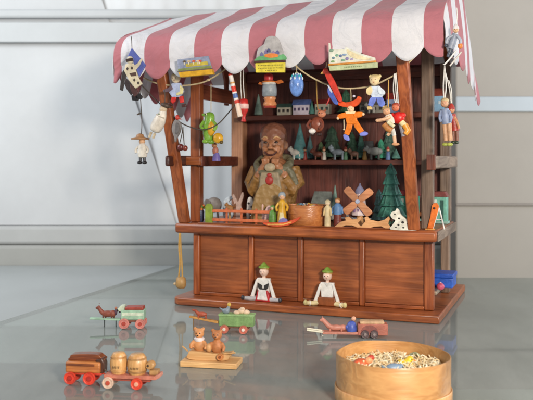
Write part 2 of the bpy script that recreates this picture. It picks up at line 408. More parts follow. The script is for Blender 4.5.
# counter box: stiles, rails, recessed panels
us = [(.165, .245), (.875, .935), (1.475, 1.54), (2.19, 2.25), (2.90, 3.0)]
for i, (a, c) in enumerate(us): sb('stile', (a, .25 if i < 4 else .245, .09), (c, .33, .83), WZ)
for (a, c), (e, f) in zip(us[:-1], us[1:]):
    sb('front_panel', (c+.002, .285, .13), (e-.002, .31, .80), PANEL, .004)
    sb('bottom_rail', (c+.002, .255, .09), (e-.002, .325, .128), WX, .006)
    sb('top_rail', (c+.002, .258, .795), (e-.002, .325, .829), WX, .006)
sb('side_panel', (.17, .335, .09), (.21, 1.5, .825), WY)
sb('corner_post', (2.90, 1.42, .09), (3.0, 1.56, .825), COOLLITZ)
sb('inner_floor', (.22, .335, .24), (3.02, 1.41, .285), wood('#8d7a66', '#b7a48c', 'y', .6))
sb('inner_partition', (2.2, .335, .29), (2.24, 1.4, .825), wood('#6a2c14', '#b0602e', 'y', .5))
# counter top: rounded nose on the left end
sb('counter_top', (.01, .07, .832), (3.06, 1.52, .95), WX, .03)
sb('counter_end', (3.063, .10, .838), (3.075, 1.5, .945), COOLLITY, .003)  # thin facing that carries the cool-lit tone of the counter end
sb('counter_lip', (.30, .1, .952), (2.7, .14, .962), WX, .003)
# uprights, rails, braces
sb('upright', (.115, .27, .952), (.245, .38, 2.95), WZ)
sb('upright', (2.865, .27, .952), (2.99, .38, 2.95), COOLLITZ)
sb('upright', (.20, 1.30, .952), (.36, 1.48, 2.85), wood('#8a5840', '#b98765', 'z', .5))
sb('upright', (2.90, 1.36, .952), (3.02, 1.50, 2.85), COOLLITZ)
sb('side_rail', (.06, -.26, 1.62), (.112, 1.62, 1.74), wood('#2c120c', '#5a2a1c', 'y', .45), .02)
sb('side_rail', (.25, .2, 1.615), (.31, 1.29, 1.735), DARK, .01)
sb('side_rail', (2.995, -.12, 1.60), (3.075, 1.62, 1.735), COOLLITY, .02)
sb('rail_end', (2.99, -.135, 1.59), (3.08, -.122, 1.745), wood('#4a1a0c', '#8a4526', 'z', .5), .004)
sb('cross_rail', (.02, .262-.09, 1.63), (.30, .262, 1.73), WX, .01)
def brace(ua, va, ha, ub, vb, hb, w, dpt):
    a = Vector((ua, va, ha)); c = Vector((ub, vb, hb)); m = MB()
    vs = []
    for q in (a, c):
        for du, dv in ((-w, -dpt), (w, -dpt), (w, dpt), (-w, dpt)): vs.append((q.x+du, q.y+dv, q.z))
    m.raw(vs, [[3, 2, 1, 0], [4, 5, 6, 7]]+[[i, (i+1) % 4, (i+1) % 4+4, i+4] for i in range(4)], WZ).build('brace', stall, .012)
brace(.115, .13, .952, .10, -.50, 2.98, .06, .05)
brace(2.815, .13, .952, 2.80, -.50, 2.98, .06, .05)
# back wall of boards and shelves
x = .30
for i in range(6):
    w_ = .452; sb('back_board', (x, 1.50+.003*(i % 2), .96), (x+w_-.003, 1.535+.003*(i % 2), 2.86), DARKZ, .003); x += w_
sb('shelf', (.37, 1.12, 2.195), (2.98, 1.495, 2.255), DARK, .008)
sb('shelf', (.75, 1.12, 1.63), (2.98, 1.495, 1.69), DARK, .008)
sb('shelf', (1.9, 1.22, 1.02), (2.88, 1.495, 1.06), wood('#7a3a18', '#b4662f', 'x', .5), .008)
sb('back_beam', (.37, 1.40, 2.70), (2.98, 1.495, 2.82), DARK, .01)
sb('front_beam', (.13, .28, 2.955), (2.99, .37, 3.06), WX, .01)
sb('eave_beam', (-.1, -.53, 2.88), (3.0, -.45, 2.95), WX, .01)
for uu in (.13, 2.93):
    for va, ha, vb, hb in ((-.5, 3.02, .70, 3.46), (.70, 3.46, 1.62, 2.86)):
        m = MB(); vs = []
        for v_, h_ in ((va, ha), (vb, hb)):
            for du, dh in ((0, -.05), (.06, -.05), (.06, .03), (0, .03)): vs.append((uu+du, v_, h_+dh))
        m.raw(vs, [[3, 2, 1, 0], [4, 5, 6, 7]]+[[i, (i+1) % 4, (i+1) % 4+4, i+4] for i in range(4)], WY).build('rafter', stall, .008)
sb('gable_board', (.19, .39, 2.42), (.225, 1.29, 2.60), wood('#6a2c18', '#a4573a', 'y', .5), .008)
# arched side board under the left gable
m = MB(); pts = [(.40, 2.40), (.40, 2.98), (.85, 3.30), (1.28, 2.98), (1.28, 2.40), (1.18, 2.40), (1.18, 2.62)]
pts += [(.84+.34*math.cos(t), 2.62+.34*math.sin(t)) for t in [pi*i/10 for i in range(1, 10)]] + [(.50, 2.62), (.50, 2.40)]
n = len(pts)
m.raw([(.15, a, c) for a, c in pts]+[(.18, a, c) for a, c in pts], [list(range(n)), list(range(2*n-1, n-1, -1))]+[[i, (i+1) % n, (i+1) % n+n, i+n] for i in range(n)], wood('#6e2c16', '#a8542f', 'z', .5)).build('gable_arch', stall, .006)

# canopy ---------------------------------------------------------------
PROF = curve_open([(-.615, 2.72), (-.635, 2.86), (-.625, 2.98), (-.56, 3.085), (-.42, 3.165), (-.1, 3.27), (.35, 3.425), (.62, 3.53), (.74, 3.545), (.88, 3.50), (1.3, 3.18), (1.78, 2.78)], 6)
SW = .295; U0 = -.385
bounds = [-.372, -.28, .014, .318, .620, .935, 1.245, 1.540, 1.850, 2.138, 2.440, 2.740, 3.046, 3.232]
m = MB(); NCOL = 14
def sag(u, v, h):
    q = noise.noise(Vector((u*1.1, v*1.3, 3.3)))*.035+noise.noise(Vector((u*3.1, v*2.3, 8.3)))*.010
    return (u, v+q*.5, h+q+(u-1.2)*.034-.008)
def add_grid(cols, pf, mat):
    vs = []; fs = []; R = len(pf(cols[0]))
    for c in cols: vs += pf(c)
    for i in range(len(cols)-1):
        for j in range(R-1): fs.append([i*R+j, (i+1)*R+j, (i+1)*R+j+1, i*R+j+1])
    m.raw(vs, fs, mat)
for si in range(len(bounds)-1):
    a, c = bounds[si], bounds[si+1]
    mat = ROSE if si % 2 == 0 else WHITE
    cols = [a+(c-a)*i/NCOL for i in range(NCOL+1)]
    def pf(u, a=a, c=c, si=si):
        s_ = (u-a)/(c-a)
        if si in (0, len(bounds)-2): s_ = s_*.6+(.4 if si == 0 else 0)
        tip = 2.725-.118*max(0, math.sin(pi*min(1, max(0, s_))))**.85
        bow = .018*math.sin(pi*s_)
        out = [sag(u, -.615-bow*(1-k/5), tip+(2.80-tip)*k/5) for k in range(5)]
        for v_, h_ in PROF:
            if h_ >= 2.80 or v_ > 0: out.append(sag(u, v_, h_))
        return out
    add_grid(cols, pf, mat)
def seam(o, th=.007):
    o.data.update(); bm = bmesh.new(); bm.from_mesh(o.data); bmesh.ops.remove_doubles(bm, verts=bm.verts, dist=.0005); bm.to_mesh(o.data); bm.free()
    s = o.modifiers.new('thickness', 'SOLIDIFY'); s.thickness = th; s.offset = 0
    return o
cloth = seam(m.build('canopy', stall, smooth=70))
# side valances: striped strips following the gable edges
top = [p for p in PROF if p[1] > 2.97 or p[0] > .5]
arc = [0]
for p, q in zip(top[:-1], top[1:]): arc.append(arc[-1]+math.hypot(q[0]-p[0], q[1]-p[1]))
def along(s):
    for i in range(len(arc)-1):
        if arc[i+1] >= s:
            t = (s-arc[i])/(arc[i+1]-arc[i]); p, q = top[i], top[i+1]
            return p[0]+(q[0]-p[0])*t, p[1]+(q[1]-p[1])*t
    return top[-1]
for uu in (bounds[-1]-.004, bounds[0]+.004):
    m = MB(); nS = int(arc[-1]/.27); wS = arc[-1]/nS
    for i in range(nS):
        mat = WHITE if i % 2 == 0 else ROSE
        cols = [wS*(i+j/10) for j in range(11)]
        def pf(s, i=i):
            v_, h_ = along(s); f = (s-wS*i)/wS
            t = min(1, max(0, (v_+.6)/1.2)); bv = v_-.30*t; bh = min(h_-.12, 2.74-.20*(bv+.6))-.075*max(0, math.sin(pi*min(1, max(0, f))))
            out_u = (1 if uu > 1 else -1)
            return [(uu+out_u*(.012*math.sin(pi*k/8)+(.02+.10*t+.014*math.sin(s*7))*k/8), v_+(bv-v_)*k/8, h_+(bh-h_)*k/8+(uu-1.2)*.034-.008) for k in range(9)]
        add_grid(cols, pf, mat)
    seam(m.build('side_valance', stall, smooth=70), .006)


# ------------------------------------------------------------------ carved man behind the counter
def P(hexs, rough=.42, var=.2, scale=14, bump=.15): return paint(hexs, rough, var, scale, bump)
TH = P('#cbb890', .7); THW = P('#e2e0da', .7); THD = P('#4a4038', .7); THY = P('#c79a4e', .7)
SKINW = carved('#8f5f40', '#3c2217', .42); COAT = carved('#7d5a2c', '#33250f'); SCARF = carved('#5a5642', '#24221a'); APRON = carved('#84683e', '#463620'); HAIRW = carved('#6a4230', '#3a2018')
t = Toy('carved_man', 'large carved wooden pedlar in tan coat, hands raised to his mouth, behind the counter', 'carved figure', 275, 217, v=.72, h=.952, rz=-.22); t.k *= 1.05; t.cx *= .88
m = t.mb()      # one continuous body: trunk, arms, neck, head with ears, nose, cheeks, hands
m.lathe(275, 0, [(17, 217), (19, 205), (22, 190), (23, 176), (20, 166), (13, 160), (8, 157), (8, 150)], SKINW, 20)
m.ball((273.5, 143, -1), (13, 16, 12.5), SKINW)
m.ball((273.5, 151, -4), (11, 8, 9), SKINW)
for sx in (-1, 1):
    m.ball((273.5+sx*13.4, 145, 0), (2.4, 4.2, 2.6), SKINW)
    m.ball((273.5+sx*6, 148, -10.5), (3.9, 3.2, 2.8), SKINW)
    m.sweep([(275+sx*19, 166, 0), (275+sx*24.5, 182, -3), (275+sx*20, 186, -10), (275+sx*10, 168, -17), (275+sx*5, 162, -18)], [6.5, 6.5, 6, 4.5, 4], SKINW, 12)
    m.ball((275+sx*5, 159, -18), (4.5, 4.2, 3.2), SKINW)
m.ball((273.5, 144.8, -13.6), (2.2, 3.6, 3.2), SKINW); m.ball((273.5, 147.4, -15), (3.1, 1.9, 2.3), SKINW)
for sx in (-1, 1):
    m.ball((273.5+sx*5.6, 138.8, -11.4), (4.4, 1.7, 2.4), SKINW, tilt=sx*.15)      # brow
    m.sweep(curve_open([(273.5+sx*2.4, 147.4, -13.2), (273.5+sx*5.4, 149.4, -12.8), (273.5+sx*8.2, 151.6, -10.6)], 4), 1.1, SKINW, 8)   # smile fold
    for q in range(4): m.sweep([(275+sx*(2.2+q*2.1), 157.6, -21), (275+sx*(1.6+q*2.0), 162, -21.6)], [1.15, 1.0], SKINW, 8)   # curled fingers
m.ball((273.5, 157, -10), (5, 3, 3.6), SKINW)
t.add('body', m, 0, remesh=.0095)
m = t.mb()
m.lathe(275, 0, [(18.5, 217.2), (20.5, 205), (23.8, 190), (24.4, 178), (21.5, 167), (13, 162)], COAT, 24)
for sx in (-1, 1):
    m.sweep([(275+sx*19, 167, 0), (275+sx*25, 181, -3), (275+sx*21, 187, -10), (275+sx*13, 175, -16)], [7.6, 7.8, 7.2, 5.8], COAT, 12)
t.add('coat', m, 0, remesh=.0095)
m = t.mb()
m.prism(curve_closed([(264, 184), (286, 184), (293, 217), (257, 217)], 6), -25.5, -20, APRON)
t.add('apron', m, 1.2)
m = t.mb()
m.prism([(266, 170), (284, 170), (287, 186), (263, 186)], -25, -19, P('#a08f72', .5))
t.add('shirt', m, 1.2)
m = t.mb(); m.ball((275, 177.5, -25.5), (4.2, 4.4, 1.8), P('#b3332c', .4)); m.ball((275, 172.5, -25.2), (2.6, 1.8, 1.4), P('#b3332c', .4)); t.add('neckerchief', m, 0)
m = t.mb()
m.sweep(curve_open([(257, 163, -5), (263, 169, -16), (275, 173, -21), (287, 168, -16), (292, 162, -5), (286, 157, 4), (264, 157, 4), (257, 163, -5)], 4), 4.2, SCARF, 10)
m.sweep(curve_open([(288, 165, -12), (295, 172, -12), (299, 182, -10)], 4), [4]*9+[3]*4, SCARF, 10)
t.add('scarf', m, 0)
m = t.mb(); m.ball((275, 165.5, -23), (5.8, 4.2, 3.2), P('#b9a686', .5)); sl = m
hm = t.add('harmonica', m, 0)
m = t.mb()       # hair as a thick carved cap
m.lathe(273.5, 0, [(13.6, 140), (14.2, 135), (13, 129.5), (9.5, 125.5), (4, 123.5), (.5, 123)], HAIRW, 20)
t.add('cap', m, 0)
for sx in (-1, 1):
    m = t.mb(); m.sweep(curve_open([(273.5+sx*2.8, 138.6, -13.3), (273.5+sx*6, 136.8, -12.9), (273.5+sx*10, 139, -10.3)], 4), .75, P('#c9a070', .5), 6); t.add('eyebrow', m, 0)
for sx in (-1, 1): t.ball('eye', P('#2c1c16', .3), 273.5+sx*5.6, 142.2, -12.4, (2.1, 1.1, .9))
m = t.mb(); m.sweep(curve_open([(267, 150.8, -12.2), (269.6, 153.2, -13.4), (273.5, 154.2, -13.8), (277.4, 153.2, -13.4), (280, 150.8, -12.2)], 4), .85, P('#4a1c16', .4), 6); t.add('mouth', m, 0)

# ------------------------------------------------------------------ trees, houses, sheep on the shelves
def fir(name, label, px, yb, yt, r, v, h, col, tiers=4, group='toy fir trees on the shelves and counter', flat=False, trunk=.1):
    t = Toy(name, label, 'toy tree', px, yb, v=v, h=h, group=group)
    H_ = yb-yt; m = t.mb(); mat = P(col, .6, .45, 10, .5); y0 = yb-H_*trunk
    for i in range(tiers+1):
        f0 = i/(tiers+1); f1 = (i+1)/(tiers+1)
        a = yt+(y0-yt)*max(0, f0-.12); c = yt+(y0-yt)*f1
        rr = r*(.26+.74*f1); rt = rr*.42*min(1, f0*4)+.2
        m.lathe(px, 0, [(rt, a), (rr*.62, a+(c-a)*.5), (rr*.9, c-1.0), (rr, c+.4), (rr*.7, c+.6), (rr*.2, c-.6)], mat, 22, jag=.07, wob=.09)
    t.add('crown', m, 0, smooth=35)
    m = t.mb(); m.lathe(px, 0, [(r*.16, y0-1), (r*.16, yb-.8), (r*.42, yb-.7), (r*.42, yb)], P('#6a4a32', .6), 12); t.add('trunk', m, 0)
    return t
def cone(name, label, px, yb, yt, r, v, h, col):
    t = Toy(name, label, 'toy tree', px, yb, v=v, h=h, group='plain cone trees on the shelves'); m = t.mb(); H_ = yb-yt
    m.lathe(px, 0, [(.3, yt), (r*.5, yt+H_*.42), (r*.86, yt+H_*.75), (r, yb-1.6), (r*.8, yb-1)], P(col, .6, .35, 10, .4), 18, wob=.03)
    t.add('crown', m, 0, smooth=60); m = t.mb(); m.lathe(px, 0, [(r*.3, yb-1.2), (r*.3, yb)], P('#6a4a32', .6), 12); t.add('trunk', m, 0)
    return t
def house(label, x0, x1, ye, yr, yb, v, h, wallc, roofc, winc, nwin, dp=8, hip=0):
    t = Toy('toy_house', label, 'toy house', (x0+x1)/2, yb, v=v, h=h, group='toy houses on the shelves')
    wl = t.mb().box((x0, ye, 0), (x1, yb, dp), P(wallc, .5, .15)); w_ = t.add('wall', wl, .3)
    m = t.mb(); e = 1.0
    vs = [(x0-e, ye+.1, -e), (x1+e, ye+.1, -e), (x1+e, ye+.1, dp+e), (x0-e, ye+.1, dp+e), (x0-e+hip, yr, dp/2), (x1+e-hip, yr, dp/2)]
    m.raw(vs, [[0, 1, 5, 4], [2, 3, 4, 5], [1, 2, 5], [3, 0, 4], [3, 2, 1, 0]], P(roofc, .5, .25)); t.add('roof', m, .3)
    for i in range(nwin):
        c = x0+(x1-x0)*(i+.5)/nwin; hw = min(1.5, (x1-x0)/nwin*.26); ym = ye+(yb-ye)*.42
        f = t.box('window', P(winc, .3), (c-hw, ym-1.6, -.35), (c+hw, ym+1.4, .3), 0)
    return t
SH1, SH2, SH3, DK = 2.256, 1.692, 1.062, .952
VB = 1.28
cone('toy_tree', 'small pale green cone tree beside the hanging wooden nutcracker on the top shelf', 258.5, 118, 96, 4.2, VB, SH1, '#8aa79a')
house('small white toy house with grey roof beside the pale cone tree', 277, 290, 108.5, 104.5, 117, VB, SH1, '#cfc8b4', '#4a6b62', '#3a3430', 3)
house('small lilac toy house with blue roof right of the white house on the top shelf', 293, 309, 106.5, 101, 117, VB, SH1, '#d9d0de', '#5d76b4', '#56486a', 4)
house('small cream toy house with dark red roof behind the orange jumping jack', 315, 329, 106, 101, 117, VB, SH1, '#b9b6a4', '#7c2a26', '#44504a', 3)
fir('toy_tree', 'dark green toy tree on the top shelf between red roofed house and orange jack', 346, 117, 92, 8, VB, SH1, '#3f7055', 3)
house('flat grey toy house on the top shelf behind the bear with blue trousers', 360, 383, 108, 104, 117, VB, SH1, '#8d8a80', '#6a665f', '#3a3632', 4)
house('bluish toy house with violet roof on the top shelf near the right brace', 387, 401, 103, 96, 117, VB, SH1, '#8d9cc0', '#a03a34', '#39415c', 2)
house('light blue toy house with a red roof on the top shelf beyond the right brace', 430, 443, 101, 93, 117, 1.2, SH1, '#7fa9c9', '#8b4436', '#c4d6e0', 2, 7)
# middle shelf
cone('toy_tree', 'blue green cone tree on the middle shelf beside the carved man', 300, 162, 126, 7.6, 1.2, SH2, '#5f9a9a')
def animal(name, label, cat, px, yb, v, h, body, col, head=None, legs=(), group=None, d=3, rz=None, spots=None, legc=None):
    t = Toy(name, label, cat, px, yb, v=v, h=h, group=group, rz=rz)
    mat = P(col, .5, .2)
    m = t.mb()
    for b_ in body: m.ball((b_[0], b_[1], 0), (b_[2], b_[3], b_[4] if len(b_) > 4 else d), mat, 12, 8)
    if head:
        hx, hy, hr, bx, by = head
        m.sweep([(bx, by, 0), (hx, hy, 0)], [hr*1.1, hr*.8], mat, 8); m.ball((hx, hy, 0), (hr*1.25, hr, hr*.9), mat, 10, 8)
    t.add('body', m, 0)
    for i, (lx, ly) in enumerate(legs):
        t.rod('leg', P(legc or col, .5), (lx, ly, -d*.5 if i % 2 else d*.5), (lx, yb, -d*.5 if i % 2 else d*.5), .9, .8)
    if head:
        hx, hy, hr = head[:3]; m = t.mb()
        for q in (-1, 1): m.ball((hx+hr*.2, hy-hr*.95, q*hr*.6), (hr*.3, hr*.55, hr*.3), mat, 8, 6)
        t.add('ears', m, 0)
    if spots:
        m = t.mb()
        for (a, c, r_) in spots: m.ball((a, c, -d*.82), (r_, r_, d*.3), P('#2b2725', .5), 8, 6)
        t.add('spots', m, 0)
    return t
animal('toy_goat', 'small white goat with tan head standing below the blue green cone tree', 'toy animal', 295, 162, 1.14, SH2, [(296, 155, 5.5, 3.4)], '#d8d2c6', (290.5, 151.5, 2.2, 293, 154), [(293, 156), (294.5, 156), (299, 156), (300, 156)])
fir('toy_tree', 'broad dark green toy tree below the orange jack on the middle shelf', 332, 162, 128, 10.5, 1.32, SH2, '#3c5a47', 3)
animal('toy_dog', 'small dark brown dog on the middle shelf under the hanging brown monkey', 'toy animal', 317, 162, 1.14, SH2, [(318, 156.5, 5, 3)], '#6d3b2c', (312.5, 153.5, 2.2, 315, 155.5), [(315, 157), (316, 157), (321, 157), (322, 157)])
animal('toy_horse', 'small blue grey horse on the middle shelf below the blue shoes of the jack', 'toy animal', 337, 162, 1.14, SH2, [(338, 154.5, 6, 3)], '#8b98a2', (331, 150, 2.2, 333, 153.5), [(334, 155), (335.5, 155), (341.5, 155), (342.8, 155)])
animal('toy_horse', 'small tan cow on the middle shelf between the grey horse and the grey sheep', 'toy animal', 353, 162, 1.18, SH2, [(354, 156, 4.5, 2.8)], '#7b5a4a', (349.4, 153, 2, 351, 155), [(351, 156), (352.2, 156), (356.4, 156), (357.6, 156)])
animal('toy_sheep', 'fluffy pale grey sheep standing on the middle shelf below the pinocchio doll'.replace('pinocchio', 'tan shorted'), 'toy animal', 374, 162, 1.14, SH2, [(375, 153.5, 6, 4.2, 4), (370.5, 153, 3.4, 3.2), (379, 153.6, 3.2, 3.2)], '#a8aca6', (367, 151, 2.2, 370, 153), [(370.5, 156), (372, 156), (377.5, 156), (379, 156)], legc='#6a6a66')
fir('toy_tree', 'bright teal toy tree on the middle shelf behind the grey sheep', 381, 162, 141, 6, 1.34, SH2, '#3f9c7c', 2)
fir('toy_tree', 'mint green toy tree on the middle shelf right of the orange jack', 361, 162, 136, 5, 1.38, SH2, '#5f9584', 3)
cone('toy_tree', 'low sea green cone bush on the middle shelf next to the right brace', 396, 162, 151, 4.5, 1.2, SH2, '#5f9183')
def figure(label, px, yb, v, h, coat, hat):
    t = Toy('wooden_figure', label, 'wooden figure', px, yb, v=v, h=h, group='tiny painted figures on the shelves')
    t.lathe('coat', P(coat, .5), px, [(2.2, yb), (2.3, yb-2), (1.5, yb-6), (1.8, yb-7.4), (.8, yb-8.4)], n=12); t.ball('head', P('#d8a684', .45), px, yb-9.8, 0, 1.5)
    t.lathe('hat', P(hat, .5), px, [(1.9, yb-10.4), (1.5, yb-11.2), (.8, yb-13), (.2, yb-13.2)], n=12)
figure('tiny figure in red coat beside the white goat on the middle shelf', 305, 162, 1.16, SH2, '#9c3a30', '#4a3a34')
figure('tiny figure in white coat left of the broad dark tree on the middle shelf', 324, 162, 1.16, SH2, '#cfc9bc', '#7a4a34')
figure('tiny figure in green coat between blue grey horse and tan cow', 345.6, 162, 1.15, SH2, '#4f7a5a', '#8a3a2c')
figure('tiny figure in ochre coat left of the fluffy grey sheep', 364.6, 162, 1.22, SH2, '#a8803c', '#4c5a6a')
figure('tiny figure in blue coat next to the low sea green cone bush', 388, 162, 1.15, SH2, '#5a74a0', '#a0423a')
fir('toy_tree', 'small olive green tree between the brown dog and white coated figure', 321, 162, 144, 5, 1.40, SH2, '#56704a', 3)
fir('toy_tree', 'dull green tree directly behind the tan cow on the middle shelf', 352, 162, 134, 7, 1.40, SH2, '#4a7058', 3)
fir('toy_tree', 'grey green tree half hidden by the tan shorted puppet on the middle shelf', 389, 162, 130, 7.5, 1.40, SH2, '#4f7466', 3)
cone('toy_tree', 'blue grey cone tree between goat and dog on the middle shelf', 310, 162, 138, 5, 1.40, SH2, '#5d8688')
cone('toy_tree', 'small teal cone tree between the lilac and cream houses on the top shelf', 311.8, 117, 103, 3, VB, SH1, '#4f8a80')
cone('toy_tree', 'small pale cone tree right of the lilac house top shelf, behind the monkey cord'.replace(' top shelf,', ','), 318, 117, 104, 2.8, 1.42, SH1, '#7fa596')
animal('toy_horse', 'tiny white horse in front of the flat grey house on the top shelf', 'toy animal', 370, 117, 1.16, SH1, [(371, 112, 4, 2.2, 2)], '#c9c4ba', (366.4, 108.6, 1.6, 368, 111), [(368.6, 113), (369.6, 113), (373, 113), (374, 113)])
house('brown toy house with grey roof at back of the middle shelf', 356, 371, 150, 143, 162, 1.42, SH2, '#8a6a52', '#5f6264', '#3a2c26', 2)
# along the counter back
animal('toy_sheep', 'small white sheep on the counter between grey barn and blue shirted peg man', 'toy animal', 331, 219, .7, DK, [(331, 213, 4.4, 3, 3)], '#d9d4c6', (326.6, 211, 1.7, 328.6, 212.6), [(328.6, 215), (330, 215), (333, 215), (334.4, 215)], legc='#5c5650')
animal('toy_goose', 'small white goose on the counter behind the flat tan fox', 'toy animal', 350, 222, .6, DK, [(350.6, 216.6, 3.2, 2.2, 2)], '#e2ded6', (346.6, 211.6, 1.2, 348.2, 215.6), [(350, 218), (351.6, 218)], legc='#cf8a3c')
cone('toy_tree', 'slim grey green cone tree between the grey roofed barn and the windmill', 335, 217.5, 181, 5, .95, DK, '#7c9a8e')
house('grey toy barn with weathered roof standing behind the round trinket box', 312, 331, 200, 188, 217.5, .95, DK, '#a39a86', '#7d8580', '#5c564c', 2, 10, 2)
fir('toy_tree', 'small blue green fir right behind the windmill vanes', 379, 217.5, 184, 7.5, .95, DK, '#5f8f8c', 3)
fir('toy_tree', 'tall dark teal fir tree, the largest tree, beside the right brace', 391, 226, 163, 13.5, .55, DK, '#3f7f6f', 4, trunk=.16)
def teabox(label, x0, x1, y0, y1, v, h, body, lid, px=None):
    t = Toy('toy_house', label, 'toy house', (x0+x1)/2, y1, v=v, h=h, group='teal toy houses with red roofs')
    t.box('wall', P(body, .45), (x0, y0+5, 0), (x1, y1, 12), .4)
    m = t.mb(); m.prism([(x0-1, y0+5.2), (x1+1, y0+5.2), (x1-1.5, y0), (x0+1.5, y0)], -1, 13, P(lid, .45)); t.add('roof', m, .4)
    w_ = t.box('window', P('#d9e6dd', .4), (x0+2.5, y0+8, -.4), (x0+6, y0+12.5, .3), 0)
    t.box('door', P('#2c5a50', .4), (x1-6, y0+8.5, -.4), (x1-2.8, y1, .3), 0)
    t.box('plinth', P('#8fb4a8', .5), (x0-1.5, y1-2.5, -1.5), (x1+1.5, y1-.1, 13), .3)
teabox('teal toy house with red roof between the large fir and right brace', 398, 417, 186, 217, 1.1, SH3-.1, '#4ea48c', '#8c2f34')
teabox('teal toy house with red roof seen through the right side opening', 431, 446, 185, 217, 1.05, DK, '#79bda8', '#7e3a36')

# windmill
t = Toy('toy_windmill', 'small wooden windmill with four broad tan vanes in a cross', 'toy windmill', 360, 226, v=.40, h=DK)
m = t.mb(); m.lathe(360, 0, [(3.6, 226), (3.2, 213)], TAN, 12); t.add('post', m, 0)
m = t.mb(); m.lathe(360, 0, [(8.2, 215), (8, 212), (5.4, 203), (4.6, 196), (4.2, 193)], P('#d7c3c2', .45), 8); t.add('tower', m, 0, smooth=25)
m = t.mb(); m.lathe(360, 0, [(4.9, 193.4), (4.2, 190), (1.2, 185.5), (.4, 183)], P('#7f7f9c', .45), 12); t.add('roof', m, 0)
for i in range(4):
    a = pi/4+pi/2*i+.06; ca, sa = math.cos(a), math.sin(a)
    pts = [(1.5, -1.6), (4, -3.4), (15, -3.9), (17, -3), (17.6, 0), (17, 3), (15, 3.9), (4, 3.4), (1.5, 1.6)]
    t.prism('vane', wood('#b06a44', '#d99a6e', 'x', .5, 2, .1), [(360+p*ca-q*sa, 201+p*sa+q*ca) for p, q in pts], -9, -7.6, .4)
m = t.mb(); m.lathe(360, 201, [(2, -10.5), (2.2, -9), (2, -4)], P('#b9c3dc', .4), 12, ax='d'); t.add('hub', m, 0)
for yy in (207.5,): 
    for xx in (356.5, 360, 363.5): t.box('window', P('#8a6a92', .4), (xx-.7, yy+1, -7.6), (xx+.7, yy+4.4, -6), 0)

# ------------------------------------------------------------------ along the counter front
t = Toy('flower_pot', 'small dark blue pot with orange and green flowers at the counter left end', 'flower pot', 200.5, 227, v=.32, h=DK)
t.lathe('pot', P('#3a3f5e', .4), 200.5, [(2.5, 227), (3.4, 225), (3.6, 217), (3.2, 215.5)])
m = t.mb()
for i in range(9): m.ball((200.5+rnd.uniform(-3.5, 3.5), 213+rnd.uniform(-2.5, 2), rnd.uniform(-2.5, 2.5)), rnd.uniform(1.1, 1.8), P(['#5f7a3c', '#e07c3a', '#c9b13e'][i % 3], .5), 8, 6)
t.add('flowers', m, 0)
t = Toy('toy_fence', 'orange toy paddock fence with green end board on the counter', 'toy fence', 238, 227, v=.20, h=DK)
for y in (213, 222): t.box('rail', P('#d9764a', .45), (211, y, -1), (272, y+3, .4), .4)
t.prism('end_board', P('#8fa63e', .45), [(204.5, 227), (204.5, 210), (206.5, 207.5), (210, 207.5), (212, 210), (212, 227)], -1.4, 1.6)
for x in (226, 241, 256, 270): t.box('fence_post', P('#cf6c42', .45), (x-1, 211.5, .5), (x+1, 227, 1.8), .3)
def cut(name, label, cat, px, yb, v, pts, col, th=2.2, h=DK, spots=None, rz=None, group=None, sm=True, bev=.5):
    t = Toy(name, label, cat, px, yb, v=v, h=h, rz=rz, group=group)
    t.prism('body', P(col, .5, .25) if isinstance(col, str) else col, pts, -th/2, th/2, bev, sm)
    if spots:
        m = t.mb()
        for a, c, r_ in spots: m.ball((a, c, -th/2), (r_, r_*.9, .35), P('#2b2725', .5), 10, 6)
        t.add('spots', m, 0)
    return t
t = animal('toy_elephant', 'grey toy elephant behind the left end of the orange fence', 'toy animal', 212, 222, .62, DK, [(214, 207, 8, 8, 6), (208, 206, 4.5, 5, 4.5)], '#857d78', None, [(208, 210), (210, 210), (217, 210), (219, 210)])
t.thread('trunk', P('#857d78', .5), [(205, 206, -2), (202.5, 211, -3), (203, 218, -3)], 1.3)
t.prism('ear', P('#746c68', .5), curve_closed([(208, 201), (212.5, 203), (212, 210), (208.5, 209)]), -6.6, -5.6)
t = animal('toy_hen', 'small brown hen behind the fence beside the pale swan', 'toy animal', 229, 222, .42, DK, [(229.5, 208.5, 4.2, 3.6, 3)], '#a8743e', (226.4, 205, 1.7, 227.5, 207), [(229, 210), (230.4, 210)], legc='#d8a860')
t.prism('tail', P('#7a4a24', .5), [(232, 207), (236, 203), (236, 208)], -.8, .8)
cut('toy_swan', 'pale blue white swan with curved neck behind the brown hen', 'toy animal', 229, 222, .68, [(224, 220), (223, 210), (224, 203), (227, 199.5), (231, 198), (233.5, 200), (231, 202), (229, 204), (233, 208), (234, 214), (232, 220)], '#cfdbe4')
cut('toy_deer', 'pale pink deer with antlers behind the fence below the pinkish post', 'toy animal', 239, 222, .55, [(236, 221), (236.6, 211), (234.5, 204), (232.5, 198), (233.5, 195), (236, 199), (238, 202.5), (240, 199), (242.5, 193), (243.6, 196), (242, 202), (241, 206), (242.5, 212), (242, 221)], '#d5b6a8')
cut('toy_cow', 'black and white spotted cow beside the carved man left sleeve', 'toy animal', 251, 222, .58, [(247, 221), (247, 206), (247.8, 200), (249.5, 197.5), (252.6, 199), (254, 204), (255.5, 210), (255.5, 221), (252.5, 221), (252, 214), (250, 214), (249.6, 221)], '#e6e1da', spots=[(249, 204, 1.3), (252.5, 207.5, 1.7), (248.8, 211, 1.2), (253.4, 213, 1.2)])
t = cut('toy_rabbit', 'standing pale pink rabbit with raised ears behind right end of the fence', 'toy animal', 261, 224, .40, [(258, 224), (257, 215), (258, 210), (257.5, 205), (259.5, 204), (261, 207), (263, 204.5), (264, 207), (263.4, 211), (265, 216), (264, 224)], '#e2b9ae')
t = cut('toy_pig', 'small pink and white pig sitting between rabbit and green kerchiefed doll', 'toy animal', 268, 226, .30, [(265, 226), (265, 217), (266, 211), (268.5, 207.6), (271.6, 209), (272, 214), (271.6, 226)], '#e8c3bd')
